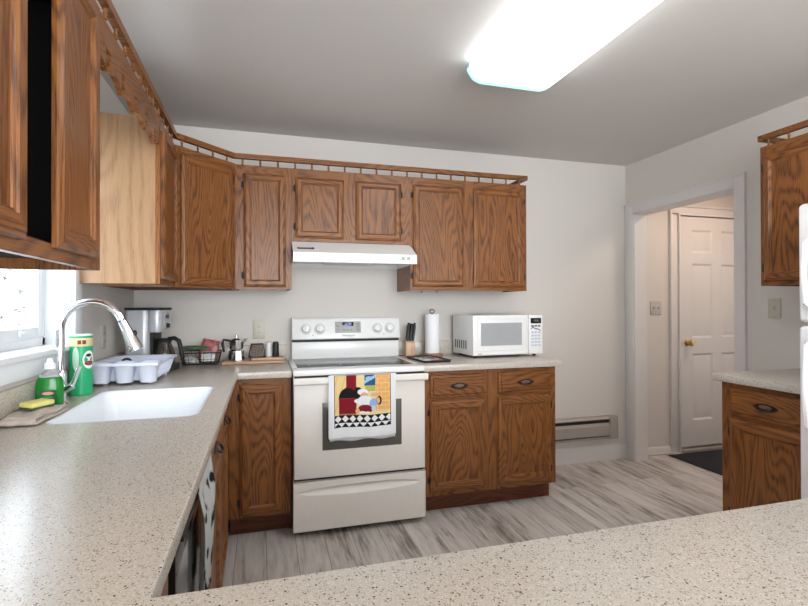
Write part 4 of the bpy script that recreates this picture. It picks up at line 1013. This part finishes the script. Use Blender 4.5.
packet('paper_packet', 'white packet standing at the front right of the wire basket', 'packet', (-.492, -.195, .962), (.08, .065, .015), WP_, (1.1, 0, .15), .4, 4)
packet('paper_packet', 'white packet lying low at the left of the wire basket', 'packet', (-.59, -.170, .942), (.08, .09, .02), WP_, (.3, .1, .3), .4, 5)

# ------------------------------------------------------------------ boards with coffee things
cb = MB(); cb.box(-.185, .185, -.11, .11, 0, .016, bev=.004); o = cb.build('cutting_board', BOARDM); o.location = (-.225, -.155, .9146); tag(o, 'larger pale wooden cutting board lying on counter left of the stove', 'cutting board')
cb = MB(); cb.box(-.10, .10, -.075, .075, 0, .014, bev=.003); o = cb.build('cutting_board', BOARDM); o.location = (-.14, -.135, .9306); tag(o, 'smaller wooden board stacked on the larger cutting board', 'cutting board')
po = thing('coffee_pot', 'small polished steel coffee pot on the wooden cutting board', 'coffee pot', (-.330, -.165, .9306), math.radians(200)); po.scale = (1.12, 1.12, 1.12)
b = MB(); loops = [[(r * math.cos(2 * PI * (k + .5) / 8), r * math.sin(2 * PI * (k + .5) / 8), z) for k in range(8)] for r, z in ((.036, 0), (.044, .003), (.040, .055), (.035, .062), (.036, .066), (.041, .115))]
b.loft(loops); b.prism([(-.046, .105), (-.062, .122), (-.030, .118), (-.030, .1)], -.010, .010, 'y'); b.build('pot_body', CHROME, po, 20)
b = MB(); b.lathe([(.040, .1155), (.030, .124), (.008, .130), (.006, .134), (.009, .142), (0, .144)]); b.build('lid', CHROME, po)
b = MB(); b.tube([(.036, 0, .112), (.070, 0, .118), (.076, 0, .10), (.068, 0, .05)], [.006, .007, .008, .006], 8); b.build('handle', BLACKP, po)
nh = thing('napkin_holder', 'black wire napkin holder with slanted sides on the small board', 'napkin holder', (-.205, -.16, .9445))
b = MB()
for y in (-.024, .024):
    q = [(-.05, y, .004), (-.036, y, .085), (.036, y, .085), (.05, y, .004)]
    b.tube(q + [q[0]], .0035, 8)
    for k in range(1, 10): b.tube([(-.05 + .1 * k / 10, y, .004), (-.036 + .072 * k / 10, y, .085)], .0012, 5)
b.box(-.05, .05, -.026, .026, .0, .004); b.build('wire_frame', BLKMET, nh, 60)
b = MB(); b.box(-.036, .036, -.014, .014, .0045, .070, bev=.003); b.build('napkin_stack', plain('brown_napkins', (.30, .23, .19), .9), nh)
ws = thing('salt_shaker', 'white shaker standing beside the black one on the small board', 'shaker', (-.132, -.12, .9445))
b = MB(); b.lathe([(0, 0), (.018, 0), (.020, .003), (.019, .072), (.017, .075), (0, .075)]); b.build('shaker_body', WHITE, ws)
b = MB(); b.lathe([(.017, .0752), (.018, .08), (.014, .090), (0, .092)]); b.build('cap', WHITE, ws)
bs2 = thing('pepper_shaker', 'black shaker on the small board nearest the stove', 'shaker', (-.090, -.14, .9445))
b = MB(); b.lathe([(0, 0), (.019, 0), (.021, .003), (.020, .076), (.018, .080), (0, .080)]); b.build('shaker_body', BLACKP, bs2)
b = MB(); b.lathe([(.018, .0802), (.019, .085), (.016, .096), (0, .098)]); b.build('cap', BLACKP, bs2)

# ------------------------------------------------------------------ outside the window
b = MB(); b.box(-30, XL - .5, -20, 15, -1.2, -1.0); o = struct('ground_outside', b, plain('snow', (.75, .78, .8), .9), smooth=0)
def tree(label, loc, h, seed):
    rnd = random.Random(seed); t = thing('garden_tree', label, 'tree', loc)
    b = MB(); b.tube([(0, 0, 0), (.05, .02, h * .35), (0, .05, h * .7), (.05, 0, h)], [.12, .09, .05, .02], 8)
    ends = []
    for k in range(26):
        z = h * (.35 + .6 * rnd.random()); a = rnd.random() * 2 * PI; l = h * .35 * (1.2 - z / h) + .3; p = (l * math.cos(a), l * math.sin(a), z + l * .5)
        b.tube([(0, .03, z), (p[0] * .5, p[1] * .5, z + l * .3), p], [.03, .018, .006], 5); ends.append(p); ends.append((p[0] * .6, p[1] * .6, z + l * .33))
    b.build('trunk', plain('grey_bark', (.32, .30, .29), .9), t)
    b = MB()
    for p in ends:
        for q in range(14):
            c = Vector(p) + Vector((rnd.gauss(0, .22), rnd.gauss(0, .22), rnd.gauss(0, .14))); s = .05
            u = Vector((rnd.gauss(0, 1), rnd.gauss(0, 1), rnd.gauss(0, 1))).normalized() * s; v = u.orthogonal().normalized() * s * .5
            b.bm.faces.new([b.bm.verts.new(c + u), b.bm.verts.new(c + v), b.bm.verts.new(c - u), b.bm.verts.new(c - v)])
    b.build('foliage', plain('sparse_grey_green_leaves', (.05, .06, .055), .8), t, 0)
tree('sparse garden tree seen through the window behind the sink', (-3.75, 5.2, -1.0), 3.6, 1)
